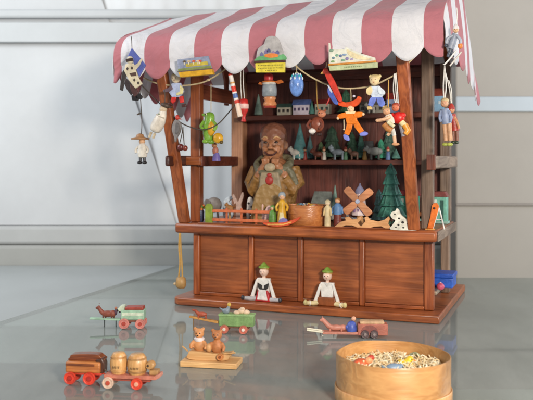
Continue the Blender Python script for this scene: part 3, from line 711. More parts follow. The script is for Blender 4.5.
# woman in yellow on the rocker with green companion
t = Toy('wooden_doll', 'standing wooden woman in yellow dress with grey headscarf on the counter', 'wooden doll', 282, 223, v=.16, h=.975, rz=-.1)
t.lathe('dress', P('#d9a52c', .42), 282, [(4.6, 223), (4.8, 220), (4, 211), (3.0, 205), (3.7, 202.4), (2.6, 200), (1.2, 199)])
t.face(282, 196, 0, 3.1)
t.lathe('headscarf', P('#97a0a6', .5), 282, [(3.4, 196.5), (3.6, 194.5), (2.9, 192.4), (1.2, 191.3)], .7)
for sx in (-1, 1): t.thread('arm', P('#d9a52c', .42), [(282+sx*3.3, 202.5, 0), (282+sx*5.6, 206.5, -1), (282+sx*4.6, 210.5, -2.6)], 1.2)
t.prism('apron', P('#e8d7a0', .45), [(280.2, 212), (283.8, 212), (285, 221), (279, 221)], -5.2, -4.4)
t = Toy('wooden_doll', 'green wooden kerchief doll left of the woman in yellow', 'wooden doll', 272.6, 226, v=.20, h=DK)
t.lathe('body', P('#5c8f3c', .42), 272.6, [(3.6, 226), (3.8, 220), (3.0, 213), (1.5, 211)])
t.ball('head', P('#6d9a48', .42), 272.6, 209, 0, 2.7)
t.ball('face', P('#e2b592', .4), 272.6, 209.3, -1.4, (1.7, 1.9, 1.6))
t = Toy('toy_cradle', 'small violet blue cradle resting on the red rocking boat', 'toy cradle', 283.5, 225, v=.11, h=.965, rz=-.1)
t.prism('cradle_body', P('#7c74b4', .45), curve_closed([(279, 224.5), (279.5, 220.5), (282, 218.4), (286.5, 219), (288, 222), (287.4, 224.7)]), -2.4, 2.4)
t.ball('pillow', P('#e5dfe6', .6), 282.6, 218.8, 0, (2.4, 1.4, 1.8))
t = Toy('rocking_boat', 'flat orange red rocking boat with upturned end at the counter edge', 'toy boat', 280, 230, v=.10, h=DK, rz=-.2)
t.prism('hull', P('#d2512a', .35), curve_closed([(263, 227), (272, 226.6), (284, 226), (293, 223.4), (300, 220.6), (298, 224), (290, 228.4), (280, 230.4), (270, 230)]), -3, 3)
t.prism('stripe', P('#e9b45c', .4), [(268, 227.9), (284, 227.6), (292, 225.2), (292, 226.2), (284, 228.7), (268, 229)], -3.5, -2.9, 0)
# round trinket box
t = Toy('trinket_box', 'round orange brown chip wood box filled with trinkets on the counter', 'round box', 307, 231, v=.34, h=DK)
t.lathe('box_wall', CHIP if False else wood('#a05a2a', '#c9824a', 'x', .3, 1.5, .5), 307, [(17, 231), (17.6, 230.4), (17.6, 220), (18.2, 219.6), (18.2, 211), (17.2, 210.6), (16.9, 213), (16.6, 216), (1, 216)], n=36)
m = t.mb()
for i in range(46):
    a = rnd.uniform(0, 2*pi); r_ = 15*math.sqrt(rnd.random())
    m.ball((307+r_*math.cos(a), 212.5-rnd.uniform(0, 3.4)*(1-r_/18), r_*math.sin(a)), (rnd.uniform(1, 2.4), rnd.uniform(.8, 1.6), rnd.uniform(1, 2.2)), P(rnd.choice(['#d9d2c4', '#c9a23e', '#6e8fa8', '#b64c38', '#e4ddd2', '#7d9a58', '#caa078', '#e5c9c0']), .4), 8, 6)
o = t.add('trinkets', m, 0); o['kind'] = 'stuff'
# two small standing people
t = Toy('wooden_doll', 'slim cream wooden doll beside the round trinket box', 'wooden doll', 327.6, 230, v=.20, h=DK)
t.lathe('body', P('#dcc79a', .45), 327.6, [(3, 230), (2.8, 222), (2.3, 214), (2.9, 210.6), (1.4, 208.6)])
t.face(327.6, 206.4, 0, 2.5, '#e6cfae')
for sx in (-1, 1): t.rod('arm', P('#d5bb88', .45), (327.6+sx*2.8, 211, 0), (327.6+sx*3.5, 219, -1), .9, .8)
t.lathe('cap', P('#cfc09a', .5), 327.6, [(2.7, 206), (2.6, 204.6), (1.6, 203.4), (.3, 203)])
t = Toy('wooden_doll', 'wooden peg man in blue shirt and dark red trousers before the windmill', 'wooden doll', 337.6, 230, v=.26, h=DK)
t.lathe('trousers', P('#7a342c', .45), 337.6, [(3.8, 230), (3.8, 226), (3.5, 217)])
t.lathe('shirt', P('#5f86b4', .45), 337.6, [(3.9, 218), (4.2, 212), (3.6, 208.5), (1.5, 206.6)])
t.face(337.6, 204.4, 0, 2.5, '#dca882')
t.lathe('hair', P('#9a6a3c', .5), 337.6, [(2.7, 204), (2.5, 202.6), (1.4, 201.4), (.3, 201.2)], .4)
for sx in (-1, 1): t.rod('arm', P('#5f86b4', .45), (337.6+sx*4, 210, 0), (337.6+sx*4.9, 217, -1), 1.1, .9)
# cut-out animals of plain wood
TANW = wood('#b67c48', '#dca673', 'x', .5, 2, .1)
cut('wooden_cutout', 'plain tan wooden running fox with pointed legs, left of the two cutouts', 'wooden cutout', 347, 230, .12, [(334, 230), (338, 226.6), (341, 224), (346, 222.6), (345, 219.6), (349, 218.6), (352, 221.4), (357, 220.4), (361, 217.4), (360.6, 221.5), (357, 225), (361, 228.6), (358, 229.8), (352, 227.4), (346, 227.4), (341, 230)], TANW, 2.2, sm=False)
cut('wooden_cutout', 'plain tan wooden lying deer with raised head, next to the dalmatian', 'wooden cutout', 374, 230, .12, [(360, 230), (362.6, 227), (365.6, 223), (365, 218.6), (367.6, 217.6), (370.6, 221), (378, 222.6), (384, 220.6), (388, 217), (389, 219.6), (387.4, 224.5), (391, 229.6), (386, 230), (381, 227.4), (374, 228), (369, 230)], TANW, 2.2, sm=False)
t = cut('toy_dog', 'white wooden dog with black spots sitting on the counter near the right brace', 'toy animal', 403, 231, .10, [(392, 231), (393.5, 226), (396, 221.5), (393, 219.6), (391.5, 216), (393.5, 213), (396, 212), (397.4, 209.6), (399.4, 211.6), (400.6, 215), (405, 219), (410, 222), (414.5, 225), (416, 229.6), (414, 231)], '#ece6d6', 3.4, spots=[(395.6, 215.4, .8), (399.6, 219.5, 1.1), (403, 223.4, 1.4), (399, 226, 1.1), (407.6, 224.6, 1.0), (409.4, 228, 1.4), (412.6, 226.6, .9), (403.6, 228.6, 1.0), (396.6, 228.6, .8)])
t = Toy('leaf_bush', 'small dark green bush at the foot of the large fir', 'toy bush', 394, 230, v=.17, h=DK)
m = t.mb()
for i in range(16): m.ball((392.5+rnd.uniform(-3.5, 3.5), 226+rnd.uniform(-3, 3), 2+rnd.uniform(-2, 2)), rnd.uniform(1, 1.9), P('#41705a', .6, .4), 8, 6)
t.add('leaves', m, 0)
# orange jack leaning on the right counter end
t = Toy('jumping_jack', 'flat orange figure on a white stand leaning at the counter right end', 'jumping jack', 433, 229, v=.25, h=DK, rz=-.3)
t.prism('body', P('#e8761e', .35), [(427.5, 228), (430.5, 216), (432, 205), (433.5, 202.6), (437, 202.4), (438.6, 205), (437.4, 212), (435, 220), (433, 228)], -1, 1)
t.prism('base', P('#e5a24e', .4), [(425.5, 228), (434.5, 228), (434.5, 229.2), (425.5, 229.2)], -3, 3, .3)
t.ball('eye', P('#3a1c10', .3), 434.2, 207.6, -1.1, (1.2, 1.3, .5))
for x1 in (432.4, 443.4): t.rod('stand_leg', P('#e6e2de', .45), (438.6, 207, 1), (x1, 229, 3), .7, .7)
t.rod('stand_bar', P('#e6e2de', .45), (435.6, 219, 2), (441.4, 219, 2), .6, .6)

# ------------------------------------------------------------------ toys hanging under the canopy edge
HG = 'wooden toys hanging along the canopy edge'
VH = -.46
def oval(x, y, rx, ry): return ell(x, y, rx, ry, 16)
# main string with its two hanging bays, and the dark twine behind
t = Toy('garland_string', 'pink beige string swagged along the left half of the canopy edge', 'string', 185, 84, v=VH+.06)
t.thread('cord', TH, [(141, 76), (148, 79.5), (158, 83), (172, 85), (188, 85.4), (204, 83), (216, 77.5), (226, 71), (231, 66)], .8)
t.ball('knot', TH, 209, 81, 0, (2, 1.4, 1.4))
t = Toy('garland_string', 'pale string swagged from the arched picture to the right brace', 'string', 350, 87, v=VH+.06)
t.thread('cord', TH, [(291, 57), (296, 63), (304, 70), (316, 78), (328, 84), (342, 88), (358, 88.4), (372, 86.4), (384, 81), (393, 76), (402, 68), (413, 57), (424, 44)], .85)
t = Toy('dark_twine', 'thin dark twine sagging behind the left puppets', 'string', 190, 120, v=VH+.2)
t.thread('cord', THD, [(139, 84), (152, 97), (166, 110), (178, 121), (190, 127), (204, 130), (218, 125), (229, 114), (240, 101)], .6)

# harlequin with blue diamond hat
t = Toy('jumping_jack', 'cream and black harlequin puppet under a blue diamond hat at the left canopy corner', 'puppet', 132, 76, v=-.76, group=HG, rz=-.1)
t.thread('string', THD, [(132, 50), (131.6, 40), (131, 36)], .4)
t.prism('hat', P('#5460a8', .4), [(132, 48), (127.5, 57), (126.5, 61), (133, 60), (139.5, 77.5), (146.5, 65.5)], -1.5, .5)
h_ = t.ball('head', P('#d9cdb4', .45), 130.4, 60.4, -1.5, (3.6, 4.2, 3))
t.prism('mask', P('#3a2a26', .4), [(126.8, 59.5), (134, 58.6), (134.6, 61.4), (127.4, 62.6)], -5, -3.4, .2, parent=h_)
t.prism('torso', P('#d8ccb0', .45), [(126, 64.5), (134.5, 64), (139, 78), (143, 84), (136, 89), (129, 80), (124.5, 71)], -2.2, 1)
t.prism('collar', P('#4a342c', .45), [(130, 73.6), (136.6, 72.4), (137.4, 76.2), (132, 76.8)], -2.9, -2.3, .2)
m = t.mb()
for a, c in ((128, 69), (132.6, 68.4), (135, 80.4), (139, 83.4)): m.prism([(a, c-1.8), (a+1.3, c), (a, c+1.8), (a-1.3, c)], -2.7, -2.25, P('#403430', .4))
t.add('diamond_patches', m, .1)
t.prism('arm', P('#37302e', .4), [(125, 68), (122, 72), (120.6, 80), (119.6, 90), (122.8, 91), (124.6, 82), (127, 75)], -.6, 1)
t.prism('arm', P('#cfc4aa', .45), [(134, 66), (138, 64), (142, 58.4), (143.4, 59.6), (140.4, 66), (136, 71)], -2.6, -1.4)
t.prism('leg', P('#33292a', .4), [(126, 78), (131.5, 84), (134.5, 92), (131, 95.5), (126.5, 89), (124, 83)], -1, 1)
t.prism('leg', P('#4a2c2a', .4), [(130, 84), (137, 88.5), (139.4, 94), (134.6, 97.6), (131, 91)], -2, 0)
for x, y in ((135.5, 98), (139, 96.4)): t.prism('shoe', P('#1f1c1e', .3), [(x-4, y-2.5), (x+1.2, y-3), (x+4, y+.6), (x+3.2, y+3), (x-3, y+2.6)], -1.8, .6)
t.thread('pull_cord', THD, [(140, 90), (141, 104), (142, 122), (141.6, 134)], .45)
t.ball('pull_knot', THD, 139, 114, 0, (2.4, .9, .9), tilt=-.4)
# cook with a wide brown hat
t = Toy('hanging_doll', 'cream cook doll with broad tan hat, lowest toy hanging left of the stall', 'hanging doll', 141.5, 142, v=-.5, group=HG)
t.lathe('body', P('#ddd6ca', .5), 142.4, [(2.2, 143.4), (3.9, 146), (4.7, 153), (4.2, 157), (2, 158)])
hd = t.ball('head', P('#d8a982', .45), 142, 141.6, 0, (3, 3.2, 3))
m = t.mb(); m.lathe(140, 0, [(8.6, 139.6), (8.8, 138.4), (4, 136.8), (3, 134.2), (.6, 133.4)], P('#a8794e', .5), 18); t.add('hat', m, 0, hd)
for sx in (-1, 1):
    t.thread('arm', P('#d4cbbd', .5), [(142.4+sx*4, 146.5, 0), (142.4+sx*6.4, 149.6, -1), (142.4+sx*5.8, 153, -2)], 1.2)
    t.rod('leg', P('#4c4a50', .5), (142.4+sx*2, 157, 0), (142.4+sx*2.2, 161.4, 0), 1.5, 1.4)
    t.ball('shoe', P('#221f22', .3), 142.6+sx*2.6, 162.6, -1, (2.4, 1.6, 2.6))
# tilted cream doll
t = Toy('hanging_doll', 'plump cream doll with dark cap hanging tilted across the left brace', 'hanging doll', 158, 118, v=-.62, group=HG)
t.thread('string', THD, [(165, 106), (165.4, 98), (165, 90)], .4)
m = t.mb(); m.sweep(curve_open([(164.6, 110, 0), (162.4, 115, 0), (159, 122, 0), (155.6, 128.6, 0), (153.8, 132, 0)], 4), [2.2, 2.8, 3.3, 3.7, 4.3, 4.9, 5.4, 5.8, 6, 6.1, 6.1, 6, 5.8, 5.4, 5.0, 4.0, 2], P('#e0d6c8', .45), 16); t.add('body', m, 0)
hd = t.ball('head', P('#ddc6a8', .45), 163.6, 109.6, 0, (3.8, 3.6, 3.4))
m = t.mb(); m.ball((166, 105.6, 0), (5, 2.6, 4), P('#4c3c30', .5), tilt=.35); m.ball((170.4, 107.4, 0), (2.6, .9, 2.6), P('#4c3c30', .5), tilt=.3); t.add('cap', m, 0, hd)
t.thread('belt', P('#b9ae9e', .5), [(158, 114.6, -3), (162, 117, -4.6), (166, 118.4, -2.6)], .7)
t.ball('button', P('#7a8a72', .4), 161.2, 114.4, -4.2, .9)
for dx in (0, 1.6): t.rod('leg', P('#c9b79a', .5), (150.8+dx*2.4, 132+dx*.8, 0), (148.6+dx*2.6, 137.4+dx*.6, 0), 1.4, 1.2)
# toddler with red trousers
t = Toy('jumping_jack', 'blond child puppet in pale blue shirt and red trousers on the left string', 'puppet', 177, 84, v=-.52, group=HG)
t.prism('torso', P('#b4bedd', .45), [(172, 83), (181, 83), (184.6, 92), (180, 97.4), (172, 97), (168.4, 91.4)], -1.2, 1.2)
h_ = t.face(176, 78.6, -.4, 4.4, '#e6cfae'); m = t.mb(); m.ball((176, 76.4, .6), (4.9, 3.9, 4.4), P('#d9c48e', .5)); t.add('hair', m, 0, h_)
t.prism('arm', P('#6a5560', .45), [(171.6, 85), (168, 88), (163, 89.6), (163.4, 92), (169.4, 92), (173.6, 89)], -1.6, .2)
t.prism('arm', P('#e2d79a', .45), [(181, 85), (184.6, 89), (184, 94), (177.4, 96), (177, 93.6), (181, 91.6)], -2.4, -.8)
t.prism('leg', P('#d2302a', .4), [(172, 96), (176.6, 96.6), (175.4, 101.4), (172.4, 103.8), (170.4, 101)], -1, 1)
t.prism('leg', P('#d2302a', .4), [(179, 96.6), (183.6, 96), (184.4, 102.8), (180.6, 103.4)], -1, 1)
for x, y in ((170.6, 104.6), (184.8, 106)): t.prism('shoe', P('#4a2420', .35), [(x-2.6, y-1.6), (x+1.8, y-2), (x+2.4, y+1.2), (x-2.4, y+1.6)], -1.6, .8)
# grey bird with red comb
t = Toy('hanging_bird', 'grey wooden bird with red head hanging between left brace and upright', 'hanging bird', 177, 118, v=-.3, group=HG)
t.prism('body', P('#85807f', .5), curve_closed([(175.6, 120), (180, 121.6), (181.4, 127), (180, 133), (177, 138), (175.6, 142.4), (174.4, 137), (172.2, 130), (173, 124)]), -1.4, 1.4)
t.ball('head', P('#c23c30', .4), 177.4, 117.4, 0, (2.1, 2.6, 2)); t.prism('wing', P('#6a6666', .5), curve_closed([(177, 123), (180, 125.6), (179.4, 132), (176.4, 134)]), -2.2, -1.4)
t.prism('beak', P('#b4543a', .4), [(179, 117.6), (182.6, 119.6), (179, 119.6)], -.6, .6, .2)
t = Toy('hanging_cherries', 'pair of dark red wooden cherries hanging beside the left upright', 'hanging cherries', 181, 146, v=-.2, group=HG)
t.thread('stem', THD, [(179.4, 144, 0), (182, 134, 0), (183, 127, 0)], .5); t.thread('stem', THD, [(184.4, 145, 0), (183.4, 134, 0), (183, 127, 0)], .5)
t.ball('cherry', P('#642a28', .25), 180.6, 147.4, 0, (3.4, 3.6, 3.2)); t.ball('cherry', P('#7c3428', .25), 185, 148.2, .6, (2.6, 2.9, 2.6))
# green dragon holding a yellow ball figure
t = Toy('hanging_frog', 'glossy green frog figure with yellow belly hanging in the left side opening', 'hanging figure', 212, 120, v=-.1, group=HG)
t.thread('string', TH, [(211, 112, 0), (211, 98, 0), (211, 84, 0)], .4)
GR = P('#7fae3e', .25); YL = P('#d9a428', .25)
m = t.mb(); m.ball((209.6, 116.4, 0), (5, 4.6, 4.4), GR); m.ball((204.4, 114.6, -1), (3.2, 1.7, 2), GR); m.sweep([(210, 117, 0), (208.6, 125, 0), (208, 134, 0), (209, 141, 0)], [4.6, 5.6, 5.2, 4.0], GR, 14); t.add('body', m, 0, remesh=.012)
t.ball('belly', YL, 212.6, 128.5, -2.6, (4.2, 7.8, 3.6), tilt=.15)
t.ball('snout', YL, 219, 138.4, -2, (5.2, 5.4, 4)); t.ball('nose', P('#5c4a1c', .3), 222.8, 142.4, -3, (1.9, 1.8, 1.8))
for x, y in ((206, 141.4), (211.6, 142)): t.ball('foot', GR, x, y, -1.4, (3.4, 2.4, 3))
m = t.mb(); m.ball((207.6, 114.4, -4), (1, 1.2, .8), P('#e9e6c8', .3)); m.ball((207.4, 114.6, -4.7), (.5, .7, .4), P('#20201c', .3)); t.add('eye', m, 0)
for p_ in ([(205, 121, -3), (202.6, 126, -4.6), (205.6, 130, -6)], [(214, 121, -3), (218, 126, -4), (216.6, 131, -5.6)]): t.thread('arm', GR, p_, 1.5)
t = Toy('hanging_doll', 'small doll in violet skirt hanging below the green frog', 'hanging doll', 215, 150, v=-.02, group=HG)
t.thread('string', TH, [(214, 144, 0), (214, 140, 0)], .35)
t.lathe('skirt', P('#6a5aa0', .45), 216.4, [(4, 161), (3.8, 158), (2.4, 153)]); t.lathe('bodice', P('#a3604a', .45), 215.4, [(2.5, 154), (3, 150), (2.2, 147.4)])
t.ball('head', P('#b47850', .45), 214.4, 145.4, 0, (2.6, 2.6, 2.5))
# red and white items in the middle-left
t = Toy('candy_stick', 'slanting white stick with red and blue bands hanging at the canopy edge', 'hanging stick', 233, 90, v=-.55, group=HG)
t.thread('string', THW, [(235.6, 73, 0), (235.4, 66, 0)], .5)
a = Vector((230.6, 75.6)); b_ = Vector((240.4, 117)); segs = [(0, .16, '#ece4dc'), (.16, .2, '#d9a05c'), (.2, .26, '#ece4dc'), (.26, .4, '#d63c28'), (.4, .44, '#ece4dc'), (.44, .55, '#5a76b0'), (.55, .6, '#ece4dc'), (.6, .68, '#d0402e'), (.68, 1, '#e6cdb8')]
m = t.mb()
for f, g_, c_ in segs:
    p0 = a+(b_-a)*f; p1 = a+(b_-a)*g_; m.rod((p0.x, p0.y, 0), (p1.x, p1.y, 0), 2.2+.2*f, 2.2+.2*g_, P(c_, .35, .1), 14)
t.add('stick', m, .1); t.ball('tip', P('#e04a30', .3), 230.3, 74.6, 0, 2.1)
t = Toy('hanging_ornament', 'small red barrel ornament with white band hanging on two white threads', 'hanging ornament', 243.6, 106, v=-.36, group=HG)
for x in (240.6, 243.4): t.thread('string', THW, [(x+1, 99, 0), (x, 84, 0), (x, 69, 0)], .45)
t.lathe('barrel', P('#c8302c', .35), 243.6, [(2, 98.6), (4, 100), (4.7, 105), (4.3, 111), (2.6, 114), (1.6, 118), (2.6, 121.4), (.8, 122.4)])
m = t.mb(); m.lathe(243.6, 0, [(4.7, 104), (4.95, 105.4), (4.9, 107.6), (4.6, 108.8)], P('#e0b8b0', .4)); t.add('band', m, 0)
# nutcracker / soldier
t = Toy('hanging_nutcracker', 'wooden nutcracker with red cap and grey body below the arched picture', 'hanging doll', 269, 90, v=-.44, group=HG)
t.lathe('cap', P('#b92c2c', .35), 268.6, [(3.9, 81), (4.5, 78), (4, 74.8), (1.6, 73.2)])
t.lathe('hat_brim', P('#c9702c', .4), 268.8, [(6.2, 82.8), (6.6, 81.6), (4, 80.6)])
t.lathe('body', P('#8d949a', .4), 269.4, [(5.4, 83), (6.4, 85), (7.1, 90), (6.8, 95.6), (5.4, 97)])
t.lathe('collar', P('#d9cfc2', .45), 269.2, [(6.0, 84.6), (6.6, 83.4), (5.8, 82.2)])
t.lathe('base', P('#c98252', .35), 269.8, [(5.4, 97), (5.9, 98.6), (4.7, 101), (6.2, 103), (6.6, 105), (5.8, 106)])
t.lathe('lower_ring', P('#a3382c', .35), 270, [(5.8, 106), (6.2, 106.8), (5.4, 108)])
t.prism('arm', P('#b8601f', .4), [(274, 82), (281, 80), (284, 83), (278, 84.6)], -.8, .8)
t.prism('arm', P('#b8601f', .4), [(263.6, 82.4), (259.6, 81.4), (258, 84), (263, 85)], -.8, .8)
t.thread('string', TH, [(268.6, 73, 0), (268.6, 66, 0)], .4)
# blue egg
t = Toy('hanging_egg', 'shiny blue egg ornament with pale star pattern hanging under the canopy', 'hanging egg', 296.6, 84, v=-.46, group=HG)
m = t.mb(); m.ball((296.6, 85, 0), (6.7, 12, 6.7), P('#6f96dc', .15, .3, 18), 20, 14); t.add('egg', m, 0)
m = t.mb()
for i in range(8):
    a = 2*pi*i/8
    for j in range(3):
        th = .55+j*.24; r_ = math.sin(th); px_, py_ = 296.6+6.7*r_*math.cos(a), 85-12*math.cos(th)
        m.ball((px_, py_, 6.7*r_*math.sin(a)), (.9, 1.7, .9), P('#35b8c8' if j % 2 else '#dfe9f4', .2), 8, 6)
t.add('star_pattern', m, 0); t.lathe('cap', P('#c9c2a0', .3), 296.6, [(1.6, 74), (1.5, 72.4), (.5, 71.6)]); t.thread('string', TH, [(296.6, 72, 0), (296.6, 63, 0)], .35)
# brown monkey on yellow cord
t = Toy('hanging_monkey', 'round brown monkey with pink face hanging on a yellow cord', 'hanging figure', 318, 124, v=-.2, group=HG)
t.thread('string', THY, [(318, 110, 0), (316.8, 96, 0), (316.4, 79, 0)], .55)
t.ball('body', P('#8c4a34', .3), 317, 124.6, 0, (7, 8.2, 6)); hd = t.ball('head', P('#d88a68', .4), 321.6, 114, -.6, (4.2, 3.8, 3.6))
t.prism('ear', P('#c9704c', .4), [(319, 111.6), (317.4, 108.6), (321, 109.8)], -.6, .6, .2, parent=hd); t.prism('ear', P('#c9704c', .4), [(323.6, 110.8), (326, 108.4), (325.6, 112)], -.6, .6, .2, parent=hd)
m = t.mb(); m.ball((320.4, 113.6, -4), .6, P('#2a1814', .3), 8, 6); m.ball((323, 113.4, -4), .6, P('#2a1814', .3), 8, 6); t.add('eyes', m, 0, hd)
t.ball('shirt_front', P('#e4ddd6', .4), 313.4, 131, -3.4, (3.6, 3, 2.6)); t.thread('arm', P('#7c3e2c', .35), [(321, 120, -4), (324, 125, -6), (321, 129, -6.5)], 1.4); t.thread('arm', P('#7c3e2c', .35), [(312, 120, -4), (309.4, 125, -5.6), (312, 129, -6.5)], 1.4)
for x in (313, 319.6): t.ball('foot', P('#3a2420', .35), x, 134.4, -1, (2.6, 1.9, 3))
# red and blue parrot
t = Toy('hanging_parrot', 'long red and blue parrot hanging diagonally above the orange jack', 'hanging bird', 333, 82, v=-.56, group=HG)
t.prism('body', P('#cf3a2a', .35), curve_closed([(324.6, 70), (328, 70.4), (333.6, 79), (338.4, 90), (341.6, 99), (340.4, 103), (336, 98), (331.4, 88), (326.6, 78)]), -1.5, 1.5)
t.prism('wing', P('#4d62b4', .35), curve_closed([(329, 87), (332, 90), (336, 98), (338.6, 104), (335.6, 104.6), (331.4, 99), (328.4, 93)]), -2.4, -1.4)
t.prism('wing_edge', P('#c8cde0', .4), curve_closed([(328.4, 85.6), (330.6, 87), (333, 92), (331.4, 92.4)]), -2.8, -2.2, .2)
t.ball('head', P('#d8442e', .35), 325.6, 71, 0, (2.8, 3.2, 2.4)); t.prism('beak', P('#e2b05c', .4), [(323.4, 70), (320.8, 73.4), (324, 73.4)], -.7, .7, .2)
t.thread('string', TH, [(326, 68.6, 0), (327, 62, 0)], .4); t.rod('perch', P('#b9342c', .4), (330.4, 96, 1), (326.4, 105, 1), .7, .6)
# orange jumping jack
t = Toy('jumping_jack', 'bright orange jumping jack with wide red hat and blue shoes on the string', 'puppet', 351, 112, v=-.52, group=HG)
OR = P('#ec7d1a', .35); 
t.prism('torso', OR, [(345.6, 113), (356, 113), (357, 121), (355.4, 124), (347.4, 124), (346, 119)], -1.6, 1.2)
t.prism('arm', OR, curve_closed([(348, 112.6), (347, 117.4), (341, 118.6), (338.6, 117.4), (338.8, 114.8), (343, 113)]), -2.2, -1)
t.prism('arm', OR, curve_closed([(354, 112.8), (362, 112.4), (362.8, 115.4), (360, 117.6), (355, 117.4)]), -2.2, -1)
for x, y in ((338.8, 118), (363, 114.6)): t.ball('hand', P('#e8c49a', .4), x, y, -1.4, (1.4, 1.6, 1.1))
t.prism('leg', OR, [(347.4, 120), (353.4, 120), (351.8, 129), (349, 135.6), (344.4, 133.6), (346.6, 126.6)], -1, .8)
t.prism('leg', OR, [(352.4, 120), (357, 120), (360.4, 126), (363.6, 131), (359.4, 134.2), (354.4, 127.4)], -1, .8)
t.prism('shoe', P('#7f86d6', .35), curve_closed([(344, 134.4), (348.6, 136), (349.4, 140.6), (345, 139.4)]), -1.6, 1); t.prism('shoe', P('#7f86d6', .35), curve_closed([(359.6, 133.6), (363.8, 131.8), (367, 133), (366, 135.6), (360.4, 136)]), -1.6, 1)
hd = t.face(351, 109, -1, 3.4, '#edc79c')
t.prism('hat', P('#e4531e', .35), curve_closed([(341.4, 106), (338.6, 103.6), (341, 100.6), (346, 102.4), (351, 101.6), (356, 99.6), (358, 96.8), (361, 98), (359.6, 103), (355.6, 106.6), (348, 107.4)]), -2.6, 1.4, parent=hd)
t.ball('pompom', P('#d9d4e2', .5), 354, 96.4, -.6, 1.3, parent=hd)
t.prism('collar', P('#f0d2a4', .45), [(346, 111.4), (356, 111.4), (355, 114), (347, 114)], -2.8, -2, .2)
m = t.mb(); m.rod((344.4, 119.6, -1), (344.6, 128.6, -1), .45, .45, P('#d9cfae', .5), 6); m.ball((344.6, 129.4, -1), 1, P('#d9cfae', .5), 8, 6); t.add('pull_cord', m, 0)
t.thread('string', TH, [(351, 101, 0), (351, 94, 0), (350.6, 88, 0)], .4)
# boy with blue trousers
t = Toy('jumping_jack', 'fair bear puppet in white shirt and blue trousers hanging on the string', 'puppet', 376, 86, v=-.54, group=HG)
h_ = t.face(374.6, 80.4, -.4, 4.8, '#e5cb9e', eye='#8a6a4a'); m = t.mb(); m.ball((374.8, 78, .8), (5.4, 3.9, 4.8), P('#e0c890', .5)); m.ball((371, 76.4, 0), 1.7, P('#e0c890', .5)); m.ball((379.4, 76.4, 0), 1.7, P('#e0c890', .5)); t.add('hair', m, 0, h_)
t.prism('torso', P('#ccd6e6', .45), [(371, 86), (379.4, 86), (384.6, 93), (381.6, 97.6), (372.4, 97.4), (370, 92)], -1.3, 1.2)
t.prism('arm', P('#e9cf9a', .45), curve_closed([(371.6, 86.6), (367.6, 88.4), (367.2, 93), (370.6, 95.4), (373, 91)]), -2.2, -1.1)
t.prism('arm', P('#d8e0ea', .45), curve_closed([(379, 86.6), (384.6, 91.6), (384.2, 95), (379.6, 94.4), (377.6, 90)]), -2.2, -1.1)
t.prism('leg', P('#6d7fd0', .4), [(371.6, 96.6), (377, 97), (375.4, 102), (372.6, 107), (368.4, 105), (369.8, 99.4)], -1, 1); t.prism('leg', P('#6d7fd0', .4), [(376.6, 97), (382, 97), (384.8, 103.6), (383, 107.6), (379, 106.4), (376.8, 101.4)], -1, 1)
for x, y in ((370, 108), (385, 107.8)): t.prism('shoe', P('#d9b878', .4), [(x-2.4, y-1.6), (x+1.6, y-2), (x+2.6, y+1), (x-2, y+1.8)], -1.6, .8)
# two puppets near the right brace
t = Toy('hanging_doll', 'wooden puppet in cream shirt and tan shorts hanging on a yellow cord', 'hanging doll', 389, 118, v=-.58, group=HG)
t.thread('string', THY, [(388.6, 109, 0), (388.4, 96, 0), (388.6, 80, 0)], .55)
SK = P('#dfae88', .4)
hd = t.face(386.8, 111.4, 0, 3.5, '#dba47c'); m = t.mb(); m.ball((386, 108.6, 1), (3.7, 2.4, 3.4), P('#a88a54', .5)); t.add('hair', m, 0, hd)
m = t.mb(); m.sweep([(388, 115, 0), (390, 120, 0), (391, 124, 0)], [3.2, 4, 3.6], P('#d8cdb9', .45), 12); t.add('torso', m, 0)
t.thread('arm', SK, [(391, 117, -3), (385.6, 119.4, -5), (380, 120.4, -4)], 1.8); t.ball('hand', SK, 379, 120.4, -4, (2, 1.8, 1.6))
m = t.mb(); m.sweep([(385, 124, -2), (389, 129, -2), (392, 131, -2)], [3.2, 3.4, 2.8], P('#b8783c', .45), 12); t.add('shorts', m, 0)
m = t.mb(); m.sweep([(389, 122, -4.4), (394.6, 127, -4.6)], [2, 1.8], P('#e6dcb4', .45), 10); t.add('satchel', m, 0)
t.rod('leg', P('#d6d2c8', .45), (392, 129, 0), (394, 136, 0), 2.3, 1.9); t.rod('shin', SK, (393.8, 135, 0), (394.6, 143.4, 0), 1.7, 1.6)
t.ball('shoe', P('#d99e72', .4), 395.4, 144.4, -1, (3.7, 1.6, 2)); t.rod('bent_leg', SK, (391.6, 130, 1), (387.4, 135.6, 1), 1.9, 1.5)
t = Toy('hanging_doll', 'red shirted puppet with yellow shoe and white strings beside the right brace', 'hanging doll', 397, 118, v=-.44, group=HG)
for x in (393.6, 395.8, 397.4): t.thread('string', THW, [(396.6+(x-395)*.6, 106, 0), (x, 90, 0), (395+(x-395)*.4, 73.6, 0)], .5)
hd = t.face(395.6, 107.6, 0, 3.6, '#dd7c58'); m = t.mb(); m.ball((395.8, 105.2, .6), (3.8, 2.6, 3.5), P('#a8442c', .5)); t.add('cap', m, 0, hd)
m = t.mb(); m.ball((398.4, 118, 0), (5.8, 6, 4.2), P('#d5261f', .3)); m.ball((402, 115.4, 0), (3.4, 3, 3), P('#d5261f', .3)); t.add('torso', m, 0)
m = t.mb(); m.sweep([(401, 122, -1), (404.6, 126, -1)], [3, 2.8], P('#ecd9a4', .4), 10); t.add('cuff', m, 0)
m = t.mb(); m.sweep([(404.4, 125, -1), (407.4, 131, -1), (405, 134.6, -2)], [3.2, 3, 2.4], P('#e0962c', .35), 10); t.add('shoe', m, 0)
t.rod('leg', P('#8f8a94', .45), (399.6, 122, 1), (402.6, 136.6, 1), 2, 1.6); t.thread('arm', P('#d5261f', .3), [(394, 114, -2), (391.4, 117, -4), (393.4, 120, -5)], 1.6)
